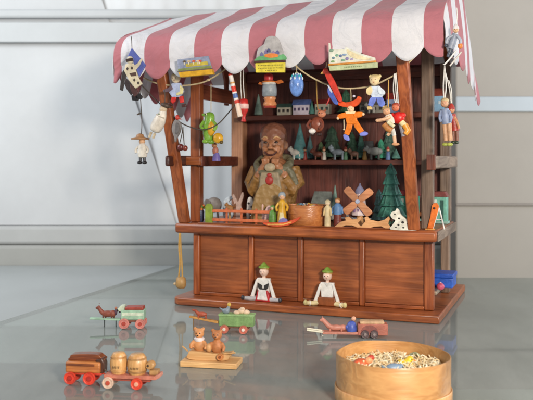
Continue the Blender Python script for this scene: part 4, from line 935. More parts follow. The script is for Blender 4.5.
# at the right end
t = Toy('hanging_doll', 'doll in pale blue shirt hanging on white strings right of the grey upright', 'hanging doll', 445, 118, v=-.08, group=HG)
for x in (443.4, 446): t.thread('string', THW, [(444.5+(x-445)*.4, 98, 0), (x, 86, 0), (444.6, 66, 0)], .6)
hd = t.face(444.6, 103.4, 0, 3.7, '#d8a684'); m = t.mb(); m.ball((444.8, 100.6, .6), (3.9, 3, 3.6), P('#c9b48a', .5)); t.add('hair', m, 0, hd)
m = t.mb(); m.sweep([(444.6, 109, 0), (445.6, 116, 0), (446.6, 124, 0)], [3.8, 4.6, 4.4], P('#8f9dbc', .45), 14); t.add('torso', m, 0)
for dx in (-2.1, 2.1):
    t.rod('leg', P('#d2a27c', .45), (446.6+dx, 123, 0), (448+dx, 141, 0), 2.4, 2.1); t.ball('shoe', P('#b9c05a', .4), 447.4+dx, 144.6, -1.4, (3, 1.9, 3.2))
t.thread('arm', P('#8f9dbc', .45), [(441.6, 111, -2), (440.6, 117, -3.4), (441.8, 122, -4)], 1.4); t.thread('arm', P('#8f9dbc', .45), [(448.4, 111, -2), (451, 117, -3.4), (450.4, 122, -4)], 1.4)
t = Toy('hanging_doll', 'doll in red coat and cap hanging right of the pale blue doll', 'hanging doll', 454, 118, v=.0, group=HG)
t.thread('string', THW, [(451.6, 104, 0), (449.6, 88, 0), (446, 72, 0)], .6); t.thread('string', THW, [(452, 104, 0), (451.6, 90, 0), (449, 80, 0)], .5)
hd = t.face(451.6, 110, 0, 3.1, '#d99a74'); m = t.mb(); m.lathe(451.6, 0, [(3.3, 109.4), (3.1, 107), (1.4, 104), (.3, 103)], P('#b43a30', .45), 12); t.add('cap', m, 0, hd)
m = t.mb(); m.sweep([(452.4, 114, 0), (454, 122, 0), (455, 131, 0)], [3, 3.8, 4.2], P('#a83a30', .4), 12); t.add('coat', m, 0)
t.thread('arm', P('#c98a5c', .45), [(454.6, 117, -2), (457.6, 124, -3), (458.8, 129, -3)], 1.2)
for dx in (-1.6, 1.6): t.rod('leg', P('#8a5a4a', .45), (455+dx, 130, 0), (455.4+dx, 141, 0), 1.7, 1.5); t.ball('shoe', P('#3c4a3a', .4), 455+dx, 142.6, -1, (2.2, 1.6, 2.4))
t = Toy('jumping_jack', 'grey and white skier puppet with orange mittens hanging at the right canopy corner', 'puppet', 453, 42, v=-.66, group=HG, rz=-.2)
t.thread('string', THW, [(456, 27, 0), (457, 16, 0), (456.6, 8, 0)], .4)
hd = t.face(455.6, 30, 0, 3, '#d9b08a'); m = t.mb(); m.lathe(455.8, 0, [(3.2, 29.4), (3, 27.4), (1.2, 24.6), (.3, 24)], P('#d9d4d2', .5), 12); t.add('cap', m, 0, hd)
m = t.mb(); m.sweep([(455, 34, 0), (452.6, 42, 0), (450.6, 49, 0)], [2.9, 3.7, 3.2], P('#8990a0', .45), 12); t.add('torso', m, 0)
t.thread('arm', P('#9ba1ae', .45), [(456.6, 36, -2), (460, 41, -3), (459.6, 45, -3)], 1.5); t.ball('mitten', P('#d98238', .4), 459.8, 46.6, -3, (2.4, 3, 2)); t.thread('arm', P('#9ba1ae', .45), [(452.6, 36, -2), (448, 39, -3), (446.6, 44, -3)], 1.4); t.ball('mitten', P('#3c4450', .4), 446.4, 45.8, -3, (1.9, 1.9, 1.6))
t.rod('leg', P('#3e4654', .4), (451.6, 48, 0), (448, 57, 0), 2, 1.6); t.rod('leg', P('#3e4654', .4), (451, 48, 1), (453, 57, 1), 2, 1.6)
m = t.mb(); m.sweep([(456, 51, -1), (449, 60, -1), (444.6, 65, -1), (443.6, 64, -1)], [.9, .9, .8, .6], P('#e3e0dc', .4), 8); t.add('ski', m, 0)
m = t.mb(); m.sweep([(461, 52, 1), (454, 61, 1), (450, 66, 1)], [.9, .9, .7], P('#d6cfc6', .4), 8); t.add('ski', m, 0)

# ------------------------------------------------------------------ folding picture boxes pinned to the canopy edge
t = Toy('picture_box', 'flat matchbox theatre with grey blue mushroom picture and yellow tray on the canopy', 'picture box', 194, 66, v=-.70, rz=-.30)
t.prism('picture', P('#8c93aa', .4, .25), [(177, 59), (209, 56.6), (212.6, 69.4), (178, 72)], -.8, .8, .3)
m = t.mb()
m.prism([(178, 68.4), (211.8, 66.2), (212.2, 68.6), (178, 71)], -1.1, -.85, P('#7f8a4c', .5))
m.prism([(186, 63.6), (208, 62), (209, 65.6), (186, 67)], -1.15, -.86, P('#b8a53c', .5))
for x, c_ in ((184.4, '#5c4a34'), (189, '#c9b08a'), (194, '#cf5a34'), (198.6, '#d8b48a'), (200.4, '#c8402c')): m.ball((x, 61.4, -1), (1.9, 1.2, .5), P(c_, .4), 8, 6); m.prism([(x-.5, 62), (x+.5, 62), (x+.5, 64.6), (x-.5, 64.6)], -1.3, -.9, P('#e0d4b8', .5))
t.add('painted_mushrooms', m, 0)
m = t.mb(); m.prism([(179.4, 72), (213.6, 70), (215, 75.4), (181.4, 77.4)], -4.5, 1.5, P('#d6a11e', .4)); t.add('tray', m, .4)
m = t.mb(); m.prism([(178.6, 71.2), (213, 69.2), (213.4, 70.4), (179, 72.4)], -4.7, 1.4, P('#6a5a4c', .4)); t.add('tray_edge', m, .1)
t = Toy('picture_box', 'arched mountain village picture on a yellow matchbox tray at canopy middle', 'picture box', 270, 60, v=-.70, rz=-.25)
t.prism('picture', P('#a9a5a4', .5, .2), curve_closed([(257.4, 61), (257.6, 50), (261, 46), (264, 44), (266, 38.6), (270, 36.2), (276, 37), (280, 42), (282.6, 50), (284.6, 56), (284.8, 61), (271, 61.4)], 4), -.8, .8, .3)
m = t.mb(); m.prism(curve_closed([(256.6, 61.2), (257, 57.6), (261, 55.8), (268, 55.4), (277, 56.4), (284, 55), (285, 61.2)], 4), -1.3, -.85, P('#64a56c', .45))
m.prism(curve_closed([(265, 56.6), (266, 54.4), (271, 53.6), (277, 54.4), (278.4, 57), (271, 58)], 4), -1.6, -1.1, P('#df8338', .45))
for x, y, c_ in ((262, 54, '#6a6a92'), (266.4, 51.6, '#7a6c98'), (269, 50.6, '#54567c'), (273.6, 53, '#8a7496'), (277.6, 52.6, '#5f5f8c')):
    m.prism([(x-1.8, y+2), (x-1.8, y-.2), (x, y-2.2), (x+1.8, y-.2), (x+1.8, y+2)], -1.35, -.9, P(c_, .45))
t.add('painted_houses', m, 0)
t.prism('tray_edge', P('#4c2c24', .4), [(254.4, 60.6), (285.8, 60.6), (285.8, 63), (254.4, 63)], -3, 1.6, .3)
tr_ = t.prism('tray', P('#d9c63e', .4), [(255.8, 63.1), (285.4, 63.1), (285, 73), (256.2, 72.4)], -2.6, 1.4, .4)
m = t.mb()
for y, xs in ((65.6, (258.5, 283)), (68.4, (259, 282.6)), (70.8, (266, 277))):
    x = xs[0]
    while x < xs[1]:
        w_ = rnd.uniform(.5, 1.6); m.prism([(x, y-.45), (x+w_, y-.45), (x+w_, y+.45), (x, y+.45)], -2.75, -2.55, P('#8d8428', .5)); x += w_+rnd.uniform(.4, .8)
t.add('faded_lettering', m, 0, tr_)
t = Toy('picture_box', 'white village landscape card with sloping right edge on pale green matchbox tray', 'picture box', 353, 60, v=-.70, rz=-.25)
t.prism('picture', P('#d3d3c4', .5, .15), [(329.4, 63.8), (329.2, 42), (330.6, 42.4), (331.4, 48.6), (345, 49), (346, 46.6), (349, 48.4), (360, 53.6), (370, 57), (374.6, 58.6), (375, 62.4)], -.8, .8, .2)
m = t.mb()
for x, y, c_ in ((332, 50, '#7f9a84'), (334, 57.4, '#5c7a88'), (337.4, 55, '#74a086'), (341, 55.6, '#5a6f9a'), (344.6, 54.6, '#7f98b8'), (347.4, 58.6, '#8a7fb0'), (352, 59.4, '#a494b4'), (333.4, 61, '#7fa06a'), (343.6, 60, '#80a890')):
    m.ball((x, y, -1), (rnd.uniform(1.3, 2.4), rnd.uniform(.8, 1.6), .35), P(c_, .5), 8, 6)
t.add('painted_village', m, 0); t.prism('painted_hill', P('#d9cba4', .5), curve_closed([(347, 49.4), (355, 53.4), (364, 57.4), (372, 60), (360, 60), (350, 56)], 4), -1.2, -.85, .1)
t.prism('tray_edge', P('#c6802c', .4), [(329, 63.6), (375.6, 61.6), (375.8, 63.4), (329, 65.4)], -3.4, 1.4, .2)
tr_ = t.prism('tray', P('#b7bf94', .45), [(329.4, 65.5), (377, 63.5), (377, 68.6), (330.6, 70.6)], -3, 1.6, .4)
m = t.mb(); x = 345
while x < 362:
    w_ = rnd.uniform(.6, 1.6); m.prism([(x, 66.9-(x-345)*.04), (x+w_, 66.9-(x-345)*.04), (x+w_, 68.1-(x-345)*.04), (x, 68.1-(x-345)*.04)], -3.15, -2.95, P('#7d8a5e', .5)); x += w_+rnd.uniform(.4, .8)
t.add('faded_lettering', m, 0, tr_)

# spool hanging from the counter's left end
t = Toy('hanging_spool', 'tan wooden bell on a long yellow cord hanging from the counter left end', 'hanging bell', 180, 283, v=.02)
t.thread('string', THY, [(178.6, 278, 0), (180, 262, 0), (179, 248, 0), (179.6, 233, 0)], .8); t.thread('string', THY, [(182.6, 279, 0), (182, 264, 0), (181, 250, 0), (180.4, 233, 0)], .8)
t.lathe('bell', P('#b78f58', .45), 181, [(2.6, 276.6), (4.4, 278), (5, 282), (4.8, 286), (3.4, 288), (1, 288.4)]); t.ball('tassel', P('#d0b58c', .6), 175.4, 284, 0, (2.4, 1.6, 2))

# ------------------------------------------------------------------ dolls sitting on the base plate
def sitdoll(label, px, yb, v, girl):
    t = Toy('sitting_doll', label, 'wooden doll', px, yb, v=v, h=.089, group='dolls sitting on the stall base')
    x = px; y = yb-303
    WH = P('#e6e2dc', .45, .12)
    t.prism('torso', WH, [(x-6.6, y+280), (x+6.6, y+280), (x+6, y+291), (x+5, y+300), (x-5, y+300), (x-6, y+291)], -2.2, 2.2, .8)
    hd = t.face(x, y+273.6, 0, 4.4, '#ecc9b6')
    t.rod('neck', P('#ecc9b6', .4, .1), (x, y+277, 0), (x, y+281, 0), 1.6, 1.8)
    m = t.mb(); m.ball((x, y+270.6, .8), (4.5, 3.2, 4.2), P('#c9a45e', .5)); t.add('hair', m, 0, hd)
    t.lathe('hat', P('#7f9c3c', .5), x, [(5.2, y+269.6), (5, y+268.4), (3.4, y+267.6), (2.2, y+265.6), (.6, y+264.6)], parent=hd)
    for s_ in (-1, 1):
        t.prism('arm', WH, [(x+s_*4.6, y+280.4), (x+s_*7, y+281.4), (x+s_*12.4, y+297.6), (x+s_*9, y+299.4)], -3.4, -1.2, .7)
        t.ball('hand', P('#ecc9b6', .4), x+s_*11.4, y+299, -2.4, (1.7, 1.7, 1.4))
    if girl:
        m = t.mb()
        for s_ in (-1, 1): m.prism([(x+s_*.9, y+287), (x+s_*5.6, y+284.4), (x+s_*5.2, y+289.4), (x+s_*1.4, y+293)], -2.9, -2.1, P('#33302e', .4))
        m.prism([(x-1.4, y+290), (x+1.4, y+290), (x+1.2, y+292), (x-1.2, y+292)], -2.8, -2.1, P('#33302e', .4)); t.add('bodice', m, .2)
        t.prism('skirt', P('#c22f36', .4), [(x-5, y+292), (x+5, y+292), (x+7.8, y+302.8), (x-7.8, y+302.8)], -4.4, 1.4, .8)
        t.prism('apron', P('#ece8e4', .45), [(x-3.4, y+291), (x+3.4, y+291), (x+5.2, y+301.2), (x-5.2, y+301.2)], -5.2, -4.45, .3)
        for s_ in (-1, 1):
            m = t.mb(); m.sweep([(x+s_*5, y+301, -1), (x+s_*12, y+300.6, -4), (x+s_*17.4, y+300, -6.6)], [2.4, 2.2, 2], P('#b9b6b8', .45), 12); t.add('leg', m, 0)
            t.ball('shoe', P('#3a3a40', .35), x+s_*18.6, y+299.6, -7.4, (1.7, 2.5, 2))
    else:
        t.prism('shorts', P('#8f4c22', .45), [(x-8, y+294.4), (x+8, y+294.4), (x+9.4, y+302.8), (x-9.4, y+302.8)], -5, 1.4, .9)
        t.prism('collar', P('#cfcac4', .45), [(x-2.6, y+280), (x+2.6, y+280), (x, y+284)], -2.8, -2.1, .2)
        for s_ in (-1, 1):
            m = t.mb(); m.sweep([(x+s_*7, y+300.4, -2), (x+s_*13, y+300.8, -5), (x+s_*18, y+300.4, -8)], [2.6, 2.4, 2.2], P('#e0cd9a', .45), 12); t.add('leg', m, 0)
            t.ball('shoe', P('#d9c98e', .4), x+s_*19, y+300, -8.6, (2, 2.8, 2.2)); m = t.mb(); m.sweep([(x+s_*15, y+300.7, -6.2), (x+s_*16, y+300.6, -6.8)], [2.7, 2.7], P('#eee8dc', .45), 12); t.add('sock', m, 0)
sitdoll('sitting girl doll with black bodice, red skirt and white apron', 264, 304, .155, True)
sitdoll('sitting boy doll in white shirt and brown shorts with green hat', 327.5, 309, .155, False)

# ------------------------------------------------------------------ toys on the glass
def wheel(t, x, y, r, d, c_rim, c_hub, name='wheel'):
    m = t.mb(); m.lathe(x, y, [(r*.25, d-1.1), (r*.72, d-1), (r*.78, d-1.5), (r*.94, d-1.6), (r, d-1), (r, d+1), (r*.94, d+1.4), (r*.3, d+1.2)], P(c_rim, .4), 24, ax='d'); w_ = t.add(name, m, 0)
    m = t.mb(); m.lathe(x, y, [(r*.1, d-2.3), (r*.34, d-2.2), (r*.4, d-1.6), (r*.4, d-.8)], P(c_hub, .4), 14, ax='d'); t.add('hub', m, 0, w_)
# mint horse cart
t = Toy('horse_cart', 'mint green toy cart with red roof drawn by a brown horse on the glass', 'toy cart', 128, 327.5, h=.002, rz=.0)
MT = P('#a8cdb2', .45); BR = P('#8a4a3a', .45)
t.prism('shaft', MT, [(90, 317.4), (124, 318.2), (124, 320.2), (90, 318.8)], -3, 3, .3)
m = t.mb(); m.ball((107.5, 313.6, 0), (6.6, 3.4, 3), BR); m.ball((112.6, 313.4, 0), (3.6, 3.6, 3), BR); m.sweep([(102.6, 313, 0), (99.4, 308.6, 0), (98.4, 306, 0)], [2.6, 1.9, 1.6], BR, 10); m.ball((97.6, 307.4, 0), (2.5, 1.6, 1.4), BR, tilt=-.5); m.ball((99.2, 303.4, -.6), (.6, 1.5, .5), BR, 8, 6); m.ball((99.2, 303.4, .8), (.6, 1.5, .5), BR, 8, 6)
hs = t.add('horse', m, 0, remesh=.008)
t.thread('tail', P('#4a2c28', .6), [(116, 312, 0), (118.6, 309.6, 0), (120, 312.6, 0)], .9, parent=hs)
for x in (103.4, 105.2, 112, 113.8): t.rod('leg', P('#6e3a30', .5), (x, 315, -1 if x in (103.4, 112) else 1), (x, 317.8, -1 if x in (103.4, 112) else 1), .9, .8, hs)
for x in (104.6, 116): t.rod('support', P('#3c4444', .5), (x, 319, 0), (x, 327.4, 0), .55, .55)
t.ball('driver', P('#54384c', .45), 115.8, 312, -.6, (1.7, 3, 1.7)); t.ball('driver_head', P('#a86a50', .45), 116, 307.8, -.6, 1.5)
t.box('cart_body', MT, (122, 308.8, -6), (145, 318.6, 6), .6)
t.box('side_stripe', P('#d8e2cc', .45), (123, 311.6, -6.5), (144.4, 314.4, -6.05), .1)
m = t.mb(); m.prism([(126, 306.2), (143.6, 305.6), (144.4, 308.7), (126, 308.7)], -6.4, 6.4, P('#a8473a', .4)); t.add('roof', m, .5)
t.prism('seat', P('#cdd8c0', .45), [(118.6, 308), (121, 305), (125.4, 304.6), (125.6, 309), (122, 310.4), (119.6, 310.4)], -5, 5)
t.box('axle', P('#8a5a48', .5), (124, 319, -4.4), (143, 321, 4.4), .3)
for x, y, r in ((125.2, 321.6, 5.2), (141.2, 321, 4.9)):
    for d in (-7.4, 7.4): wheel(t, x, 327.3-r, r, d, '#d98a80', '#b8483c')
# two coupled wagons
t = Toy('log_wagon', 'brown wooden tender wagon with bright red wheels, front left on the glass', 'toy wagon', 84, 382, h=.002, rz=-.10)
WB = wood('#8a4a22', '#c27c40', 'x', .35, 2, .3); WB2 = wood('#5e2a14', '#9a5428', 'x', .3, 2, .4)
t.box('wagon_body', WB, (67.4, 360, -8), (103, 371, 4), 1.6)
t.prism('front_log', WB2, curve_closed([(71, 360), (70.6, 356.6), (74, 354), (96, 353.4), (101.6, 355.6), (103.4, 360)]), -3, 9, .8)
t.box('side_board', WB2, (68.4, 361.6, -8.9), (97.4, 364, -8.05), .4)
t.prism('end_cap', wood('#3c2016', '#6a3c22', 'z', .4, 2), [(98, 358), (104.4, 356.6), (106.4, 362), (106, 371), (99, 372)], -6, 6, .8)
t.rod('hook', P('#8a7c6c', .3), (105, 367.6, -2), (110.6, 371.6, -3), .8, .8)
t.box('chassis', P('#c8402c', .4), (70, 371, -6.6), (104, 373, 3.6), .4)
for x in (73, 92.4):
    for d in (-9.4, 5.8): wheel(t, x, 375.6, 6.3, d, '#d4402c', '#a82c24')
t.rod('drawbar', P('#c8452f', .4), (103.6, 372, -2), (111, 374.4, -2), 1, 1)
t = Toy('barrel_wagon', 'flat pink toy wagon with cream and red wheels loaded with barrels', 'toy wagon', 134, 387, h=.002, rz=-.14)
t.box('bed', P('#c87a64', .45), (105.6, 373.4, -8), (158, 377.2, 8), .6)
t.prism('nose', P('#d08a78', .45), [(157.4, 372.6), (161.4, 371.6), (162, 375), (157.4, 377.6)], -7, 7, .5)
t.box('tail_block', P('#b48a58', .45), (150.6, 368.6, -4), (159, 373.3, 6), .6)
t.box('underbed', P('#a8503f', .45), (109, 377.3, -5), (152, 380, 5), .3)
for x, c1, c2 in ((110.6, '#e6c6b0', '#c8523c'), (139.6, '#d4452f', '#e0a088')):
    for d in (-9.6, 9.6): wheel(t, x, 381, 5.8, d, c1, c2)
bw = t
def barrel(label, x, yb, yt, r, d, lying=False):
    t = Toy('toy_barrel', label, 'toy barrel', x, yb, v=None, h=.002, group='barrels on the pink wagon', rz=-.14, k=bw.k)
    t.root.location = bw.root.location+Matrix.Rotation(bw.rz, 4, 'Z')@Vector(bw.T(x, yb, d))
    C_ = wood('#b98248', '#dfae72', 'z', .35, 2, .3)
    if not lying:
        H_ = yb-yt
        t.lathe('barrel_body', C_, x, [(r*.78, yb), (r*.86, yb-H_*.08), (r*1.0, yb-H_*.42), (r*.97, yb-H_*.62), (r*.78, yb-H_*.9), (r*.68, yb-H_*.96), (r*.6, yt)], n=28)
        for f in (.16, .78): 
            q = r*(.93 if f < .5 else .90); m = t.mb(); m.lathe(x, 0, [(q-.2, yb-H_*f+1), (q+.18, yb-H_*f+.7), (q+.1, yb-H_*f-.7), (q-.5, yb-H_*f-1)], wood('#9c6a38', '#c4935a', 'x', .4, 2), 28); t.add('hoop', m, 0)
        m = t.mb(); xx = -r*.42
        while xx < r*.42:
            w_ = .9; yy = yb-H_*.36; dd = -math.sqrt(max(0, r*r-xx*xx))-.12
            m.prism([(x+xx, yy-1.1), (x+xx+w_, yy-1.1), (x+xx+w_, yy-.7), (x+xx+.4, yy-.6), (x+xx+.4, yy+1), (x+xx, yy+1)], dd, dd+.6, P('#4a3420', .5)); xx += 1.5
        t.add('faded_lettering', m, 0)
    else:
        m = t.mb(); m.lathe(x, (yb+yt)/2, [(r*.75, -5), (r*.95, -3), (r, 0), (r*.95, 3), (r*.75, 5)], C_, 22, ax='d'); t.add('barrel_body', m, 0)
        m = t.mb(); m.lathe(x-1.4, (yb+yt)/2, [(1.2, -5.4), (1.2, -4.8)], P('#3a2416', .6), 12, ax='d'); t.add('bung_hole', m, 0)
barrel('left of two upright wooden barrels on the pink wagon', 118.4, 373.3, 352.6, 8.8, 0)
barrel('right and wider upright wooden barrel on the pink wagon', 137.4, 373.3, 353.4, 10, 0)
barrel('small lying barrel with dark bung hole at the wagon tail', 151, 368.5, 359.6, 4.6, 0, True)
# teddies in a wooden boat
t = Toy('teddy_boat', 'two wooden teddy bears sitting in a boat carved on a tan board', 'toy boat', 212, 364, h=.002, rz=-.18)
m = t.mb(); m.prism([(184, 358.6), (240, 358.6), (240, 364), (184, 364)], -16, 13, LIGHTW); t.add('board', m, .6)
m = t.mb(); m.prism(curve_closed([(191, 358.4), (190, 352), (193, 350), (212, 351.4), (226, 352), (233, 350.6), (231, 355), (225, 358.4)], 4), -8, 6, LIGHTW); t.add('boat_hull', m, .8)
BEAR = P('#c98a56', .5, .25); BEARD = P('#b87545', .5, .25)
for bx, by, mt in ((199, 333.6, BEAR), (217, 334.6, BEARD)):
    m = t.mb()
    m.ball((bx, by, 0), (5.2, 4.9, 4.6), mt); m.ball((bx, by+1.8, -3.8), (2.4, 1.9, 2), mt); m.ball((bx, by+12, 0), (6, 8, 5), mt)
    for s_ in (-1, 1):
        m.ball((bx+s_*4.2, by-4.4, 0), (2, 2, 1.4), mt)
        m.sweep([(bx+s_*4.6, by+7.4, -1), (bx+s_*8, by+11.6, -3), (bx+s_*7, by+15, -5)], [2, 1.9, 1.7], mt, 10)
    b_ = t.add('bear', m, 0, remesh=.008)
    m = t.mb()
    for s_ in (-1, 1): m.ball((bx+s_*1.9, by-.8, -4.3), .65, P('#241a14', .3), 8, 6)
    m.ball((bx, by+1.2, -5.9), (.9, .7, .5), P('#241a14', .3), 8, 6); t.add('face', m, 0, b_)
m = t.mb(); m.lathe(199, 0, [(4.4, 341.4), (5.2, 340), (5.2, 338.4), (4.2, 337.6)], P('#e2d8d8', .5), 18); t.add('collar', m, 0)
m = t.mb(); m.ball((209.6, 347, -3.4), (3, 4.4, 3), P('#d5a06a', .5)); t.add('honey_pot', m, 0)
for x, y in ((222.6, 354),): wheel(t, x, y, 3.4, -9.6, '#c8844e', '#8a4a28')
t.thread('oar', P('#d0a068', .5), [(226, 351, -9), (232, 350, -10.5), (238, 348.6, -12)], .8); t.thread('oar', P('#d0a068', .5), [(190, 350, -9), (187, 347, -9.6), (184.6, 345, -10)], .8)
# green cart with small horse
t = Toy('horse_cart', 'small green toy cart with a bluish bird driver and red wheels near the stall', 'toy cart', 226, 332, h=.002, rz=-.14)
GC = P('#82a568', .45)
t.box('cart_body', GC, (220, 314.6, -6), (254.4, 325, 6), .6); t.box('cart_rim', P('#96b87c', .45), (219.4, 313.2, -6.5), (255, 314.9, 6.5), .4)
t.prism('shaft', P('#c9924e', .45), [(189, 316.6), (220, 321.4), (220, 323.6), (189, 318.4)], -2, 2, .3)
RB = P('#a85038', .45)
m = t.mb(); m.ball((201.6, 314.8, 0), (5.6, 2.6, 2.4), RB); m.sweep([(197.4, 314, 0), (194.6, 310.6, 0)], [2, 1.4], RB, 10); m.ball((193, 310.8, 0), (2.3, 1.3, 1.2), RB, tilt=.3); hs = t.add('horse', m, 0, remesh=.008)
for x in (198, 205.4):
    for d in (-1.4, 1.4): t.rod('leg', RB, (x, 316, d), (x+.6, 319.6, d), .8, .7, hs)
t.rod('support', P('#8a6a48', .5), (193, 318, 0), (193, 331.8, 0), .55, .55)
m = t.mb(); m.ball((226, 311, 0), (3.8, 3.2, 3), P('#7f8c98', .45)); m.sweep([(228, 310, 0), (229, 305.6, 0)], [2, 1.6], P('#7f8c98', .45), 10); m.prism([(222.6, 308.6), (218.6, 306.8), (223, 312)], -1, 1, P('#6a7684', .45)); dv = t.add('bird_driver', m, 0, remesh=.008)
t.ball('bird_head', P('#d2ad4c', .45), 229.2, 304.4, 0, (2, 2.2, 1.8), dv)
m = t.mb()
for x, y, r_ in ((237, 312, 2.8), (241.6, 310.6, 3.4), (246.4, 311.6, 3.0), (242.4, 308.4, 2.2)): m.ball((x, y, rnd.uniform(-2, 2)), (r_*1.2, r_*.9, r_), P('#ddc0a4', .5))
t.add('cart_load', m, 0)
t.box('axle', P('#6a4a34', .5), (224, 325, -4.6), (250, 327, 4.6), .3)
for x in (225.6, 244.6):
    for d in (-7.4, 7.4): wheel(t, x, 327.6, 4.3, d, '#c8705e', '#e8d8cc')
# pink cart
t = Toy('horse_cart', 'flat dusty pink toy cart with blue driver and pink horse behind the basket', 'toy cart', 350, 336.5, h=.002, rz=-.04)
PK = P('#c4806e', .45); PK2 = P('#b56a58', .45)
t.box('platform', PK, (322.4, 331, -5), (359, 333.6, 5), .5)
m = t.mb(); m.ball((336, 327.6, 0), (8, 3.2, 3), PK); m.ball((343, 327.6, 0), (4, 3.4, 3), PK); m.sweep([(329.6, 327, 0), (324.6, 321.6, 0), (322.4, 319, 0)], [3, 2.4, 1.8], PK, 10); m.ball((321.6, 320.4, 0), (2.6, 1.7, 1.5), PK); m.ball((322.4, 316.6, -.7), (.7, 1.7, .5), PK, 8, 6); m.ball((322.4, 316.6, .9), (.7, 1.7, .5), PK, 8, 6); hs = t.add('horse', m, 0, remesh=.009)
for x in (330, 341.4):
    for d in (-1.6, 1.6): t.rod('leg', PK, (x, 328.6, d), (x, 331.2, d), 1.1, 1, hs)
for d in (-4, 4): t.rod('shaft', P('#e6dfc8', .45), (307, 329.6, d), (324, 331.8, d), .9, .9)
t.rod('support', P('#d8d0c4', .5), (322.8, 332, 0), (322.8, 336.4, 0), .7, .7)
t.box('cart_body', PK2, (357.4, 322.6, -6), (387, 334, 6), .7); t.box('cart_roof', P('#d8b088', .45), (359.6, 320.2, -5.4), (383.6, 322.7, 5.4), .5)
m = t.mb(); m.lathe(351.6, -1, [(4.8, 330.9), (5.4, 328), (4, 322.4), (1.6, 320.6)], P('#4f62b8', .4), 16); m.ball((347.4, 327, -2), (2.2, 2.6, 2), P('#4f62b8', .4)); dv = t.add('driver', m, 0)
t.ball('driver_head', P('#dfa88a', .4), 353.6, 318.4, -1, 2.4, dv)
for x in (364.4, 373.4):
    for d in (-7.2, 7.2): wheel(t, x, 332.4, 4, d, '#5c4a4c', '#8a7a78')
m = t.mb(); m.prism([(359, 332)]+[(368.8+8.6*math.cos(a), 331.4-7.6*math.sin(a)) for a in [pi*i/10 for i in range(10, -1, -1)]], -6.6, -6.05, P('#8a4c44', .45)); t.add('wheel_arch', m, .2)

# ------------------------------------------------------------------ large chip wood basket with wood shavings
YB = 5.5; kb = YB/F; cx_ = (393-CX)*kb
t = Toy('chip_basket', 'large round chip wood basket in the front right corner of the glass', 'basket', 393, 400, h=.0)
t.root.location = (cx_, YB, .001); t.root.rotation_euler = (0, 0, 0)
def bl(r, z, n=64, ripple=0): return [(r*math.cos(2*pi*i/n), r*math.sin(2*pi*i/n), z+ripple*(noise.noise(Vector((math.cos(2*pi*i/n)*1.3, math.sin(2*pi*i/n)*1.3, z*3)))) ) for i in range(n)]
def band(name, prof, mat, parent, rip=0, bevel=.003):
    m = MB(); n = 72; vs = []; fs = []
    for r, z, q in prof: vs += bl(r, z, n, rip*q)
    for i in range(len(prof)-1):
        for j in range(n): fs.append([i*n+j, i*n+(j+1) % n, (i+1)*n+(j+1) % n, (i+1)*n+j])
    m.raw(vs, fs, mat); return m.build(name, parent, smooth=40)
CW = wood('#b57d45', '#d9a468', 'x', .35, .8, .35); CWI = wood('#b07a44', '#d5a164', 'x', .45, .8, .15)
band('inner_band', [(.398, .02, 0), (.400, .32, 1), (.398, .325, 1), (.393, .325, 1), (.391, .31, 1), (.391, .02, 0)], CW, t.root, .022)
band('outer_band', [(.404, .0, 0), (.409, .01, 0), (.410, .098, .4), (.406, .103, .4), (.401, .102, .4)], CW, t.root, .02)
m = MB(); m.lathe(0, 0, [(.40, .0), (.40, .022)], CWI, 48); m.T = None
m = MB(); n = 48; m.raw([(.388*math.cos(2*pi*i/n), .388*math.sin(2*pi*i/n), .004) for i in range(n)]+[(.388*math.cos(2*pi*i/n), .388*math.sin(2*pi*i/n), .03) for i in range(n)], [list(range(n-1, -1, -1)), list(range(n, 2*n))]+[[i, (i+1) % n, (i+1) % n+n, i+n] for i in range(n)], CWI); m.build('basket_bottom', t.root)
m = MB(); a0_ = -1.15      # overlapping end of the chip band with its staples
vs = []
for i in range(5):
    a = a0_+.06*i/4; vs += [(.4135*math.cos(a), .4135*math.sin(a), .006), (.4135*math.cos(a), .4135*math.sin(a), .095)]
m.raw(vs, [[2*i, 2*i+2, 2*i+3, 2*i+1] for i in range(4)], wood('#a86c30', '#cf9850', 'z', .4, 1, .2)); o = m.build('band_overlap', t.root); sd = o.modifiers.new('thickness', 'SOLIDIFY'); sd.thickness = .004
# shavings
ST = [paint(c, .55, .2, 20) for c in ('#f0dcb4', '#e2c492', '#f8ecd2', '#d8b47e')]
m = MB()
for i in range(700):
    a = rnd.uniform(0, 2*pi); r_ = .365*math.sqrt(rnd.random()); x0, y0 = r_*math.cos(a), r_*math.sin(a)
    z0 = .208+.05*(1-(r_/.37)**2)*rnd.uniform(.2, 1.2)+rnd.uniform(-.02, .02); an = rnd.uniform(0, 2*pi); L = rnd.uniform(.05, .15); cr = rnd.uniform(.012, .032); tw = rnd.uniform(5, 12); ph = rnd.uniform(0, 6)
    path = []
    for j in range(9):
        q = j/8-.5; px_ = x0+math.cos(an)*L*q-math.sin(an)*cr*math.sin(tw*q+ph); py_ = y0+math.sin(an)*L*q+math.cos(an)*cr*math.sin(tw*q+ph)
        rr = math.hypot(px_, py_)
        if rr > .375: px_ *= .375/rr; py_ *= .375/rr
        path.append((px_, py_, z0+cr*math.cos(tw*q+ph)))
    m.sweep(path, rnd.uniform(.0022, .0048), ST[i % 4], 5)
nst = 64
m.raw([(.384*math.cos(2*pi*i/nst), .384*math.sin(2*pi*i/nst), .192) for i in range(nst)]+[(0, 0, .226)], [[i, (i+1) % nst, nst] for i in range(nst)], paint('#c9a670', .7, .3, 30))
o = m.build('wood_shavings', None); o.location = t.root.location; tagit(o, 'curled pale wood shavings filling the large basket', None, None, 'stuff')
def inbasket(name, label, cat, px, py, h, ks=kb):
    p = at_h(px, py, h); q = Toy(name, label, cat, px, py, v=0, h=h, rz=0.1, k=p.y/F); q.root.location = p; q.k *= 1.22; return q
t = inbasket('wooden_doll', 'small red wooden doll lying in the wood shavings at basket left', 'wooden doll', 361, 363, .262)
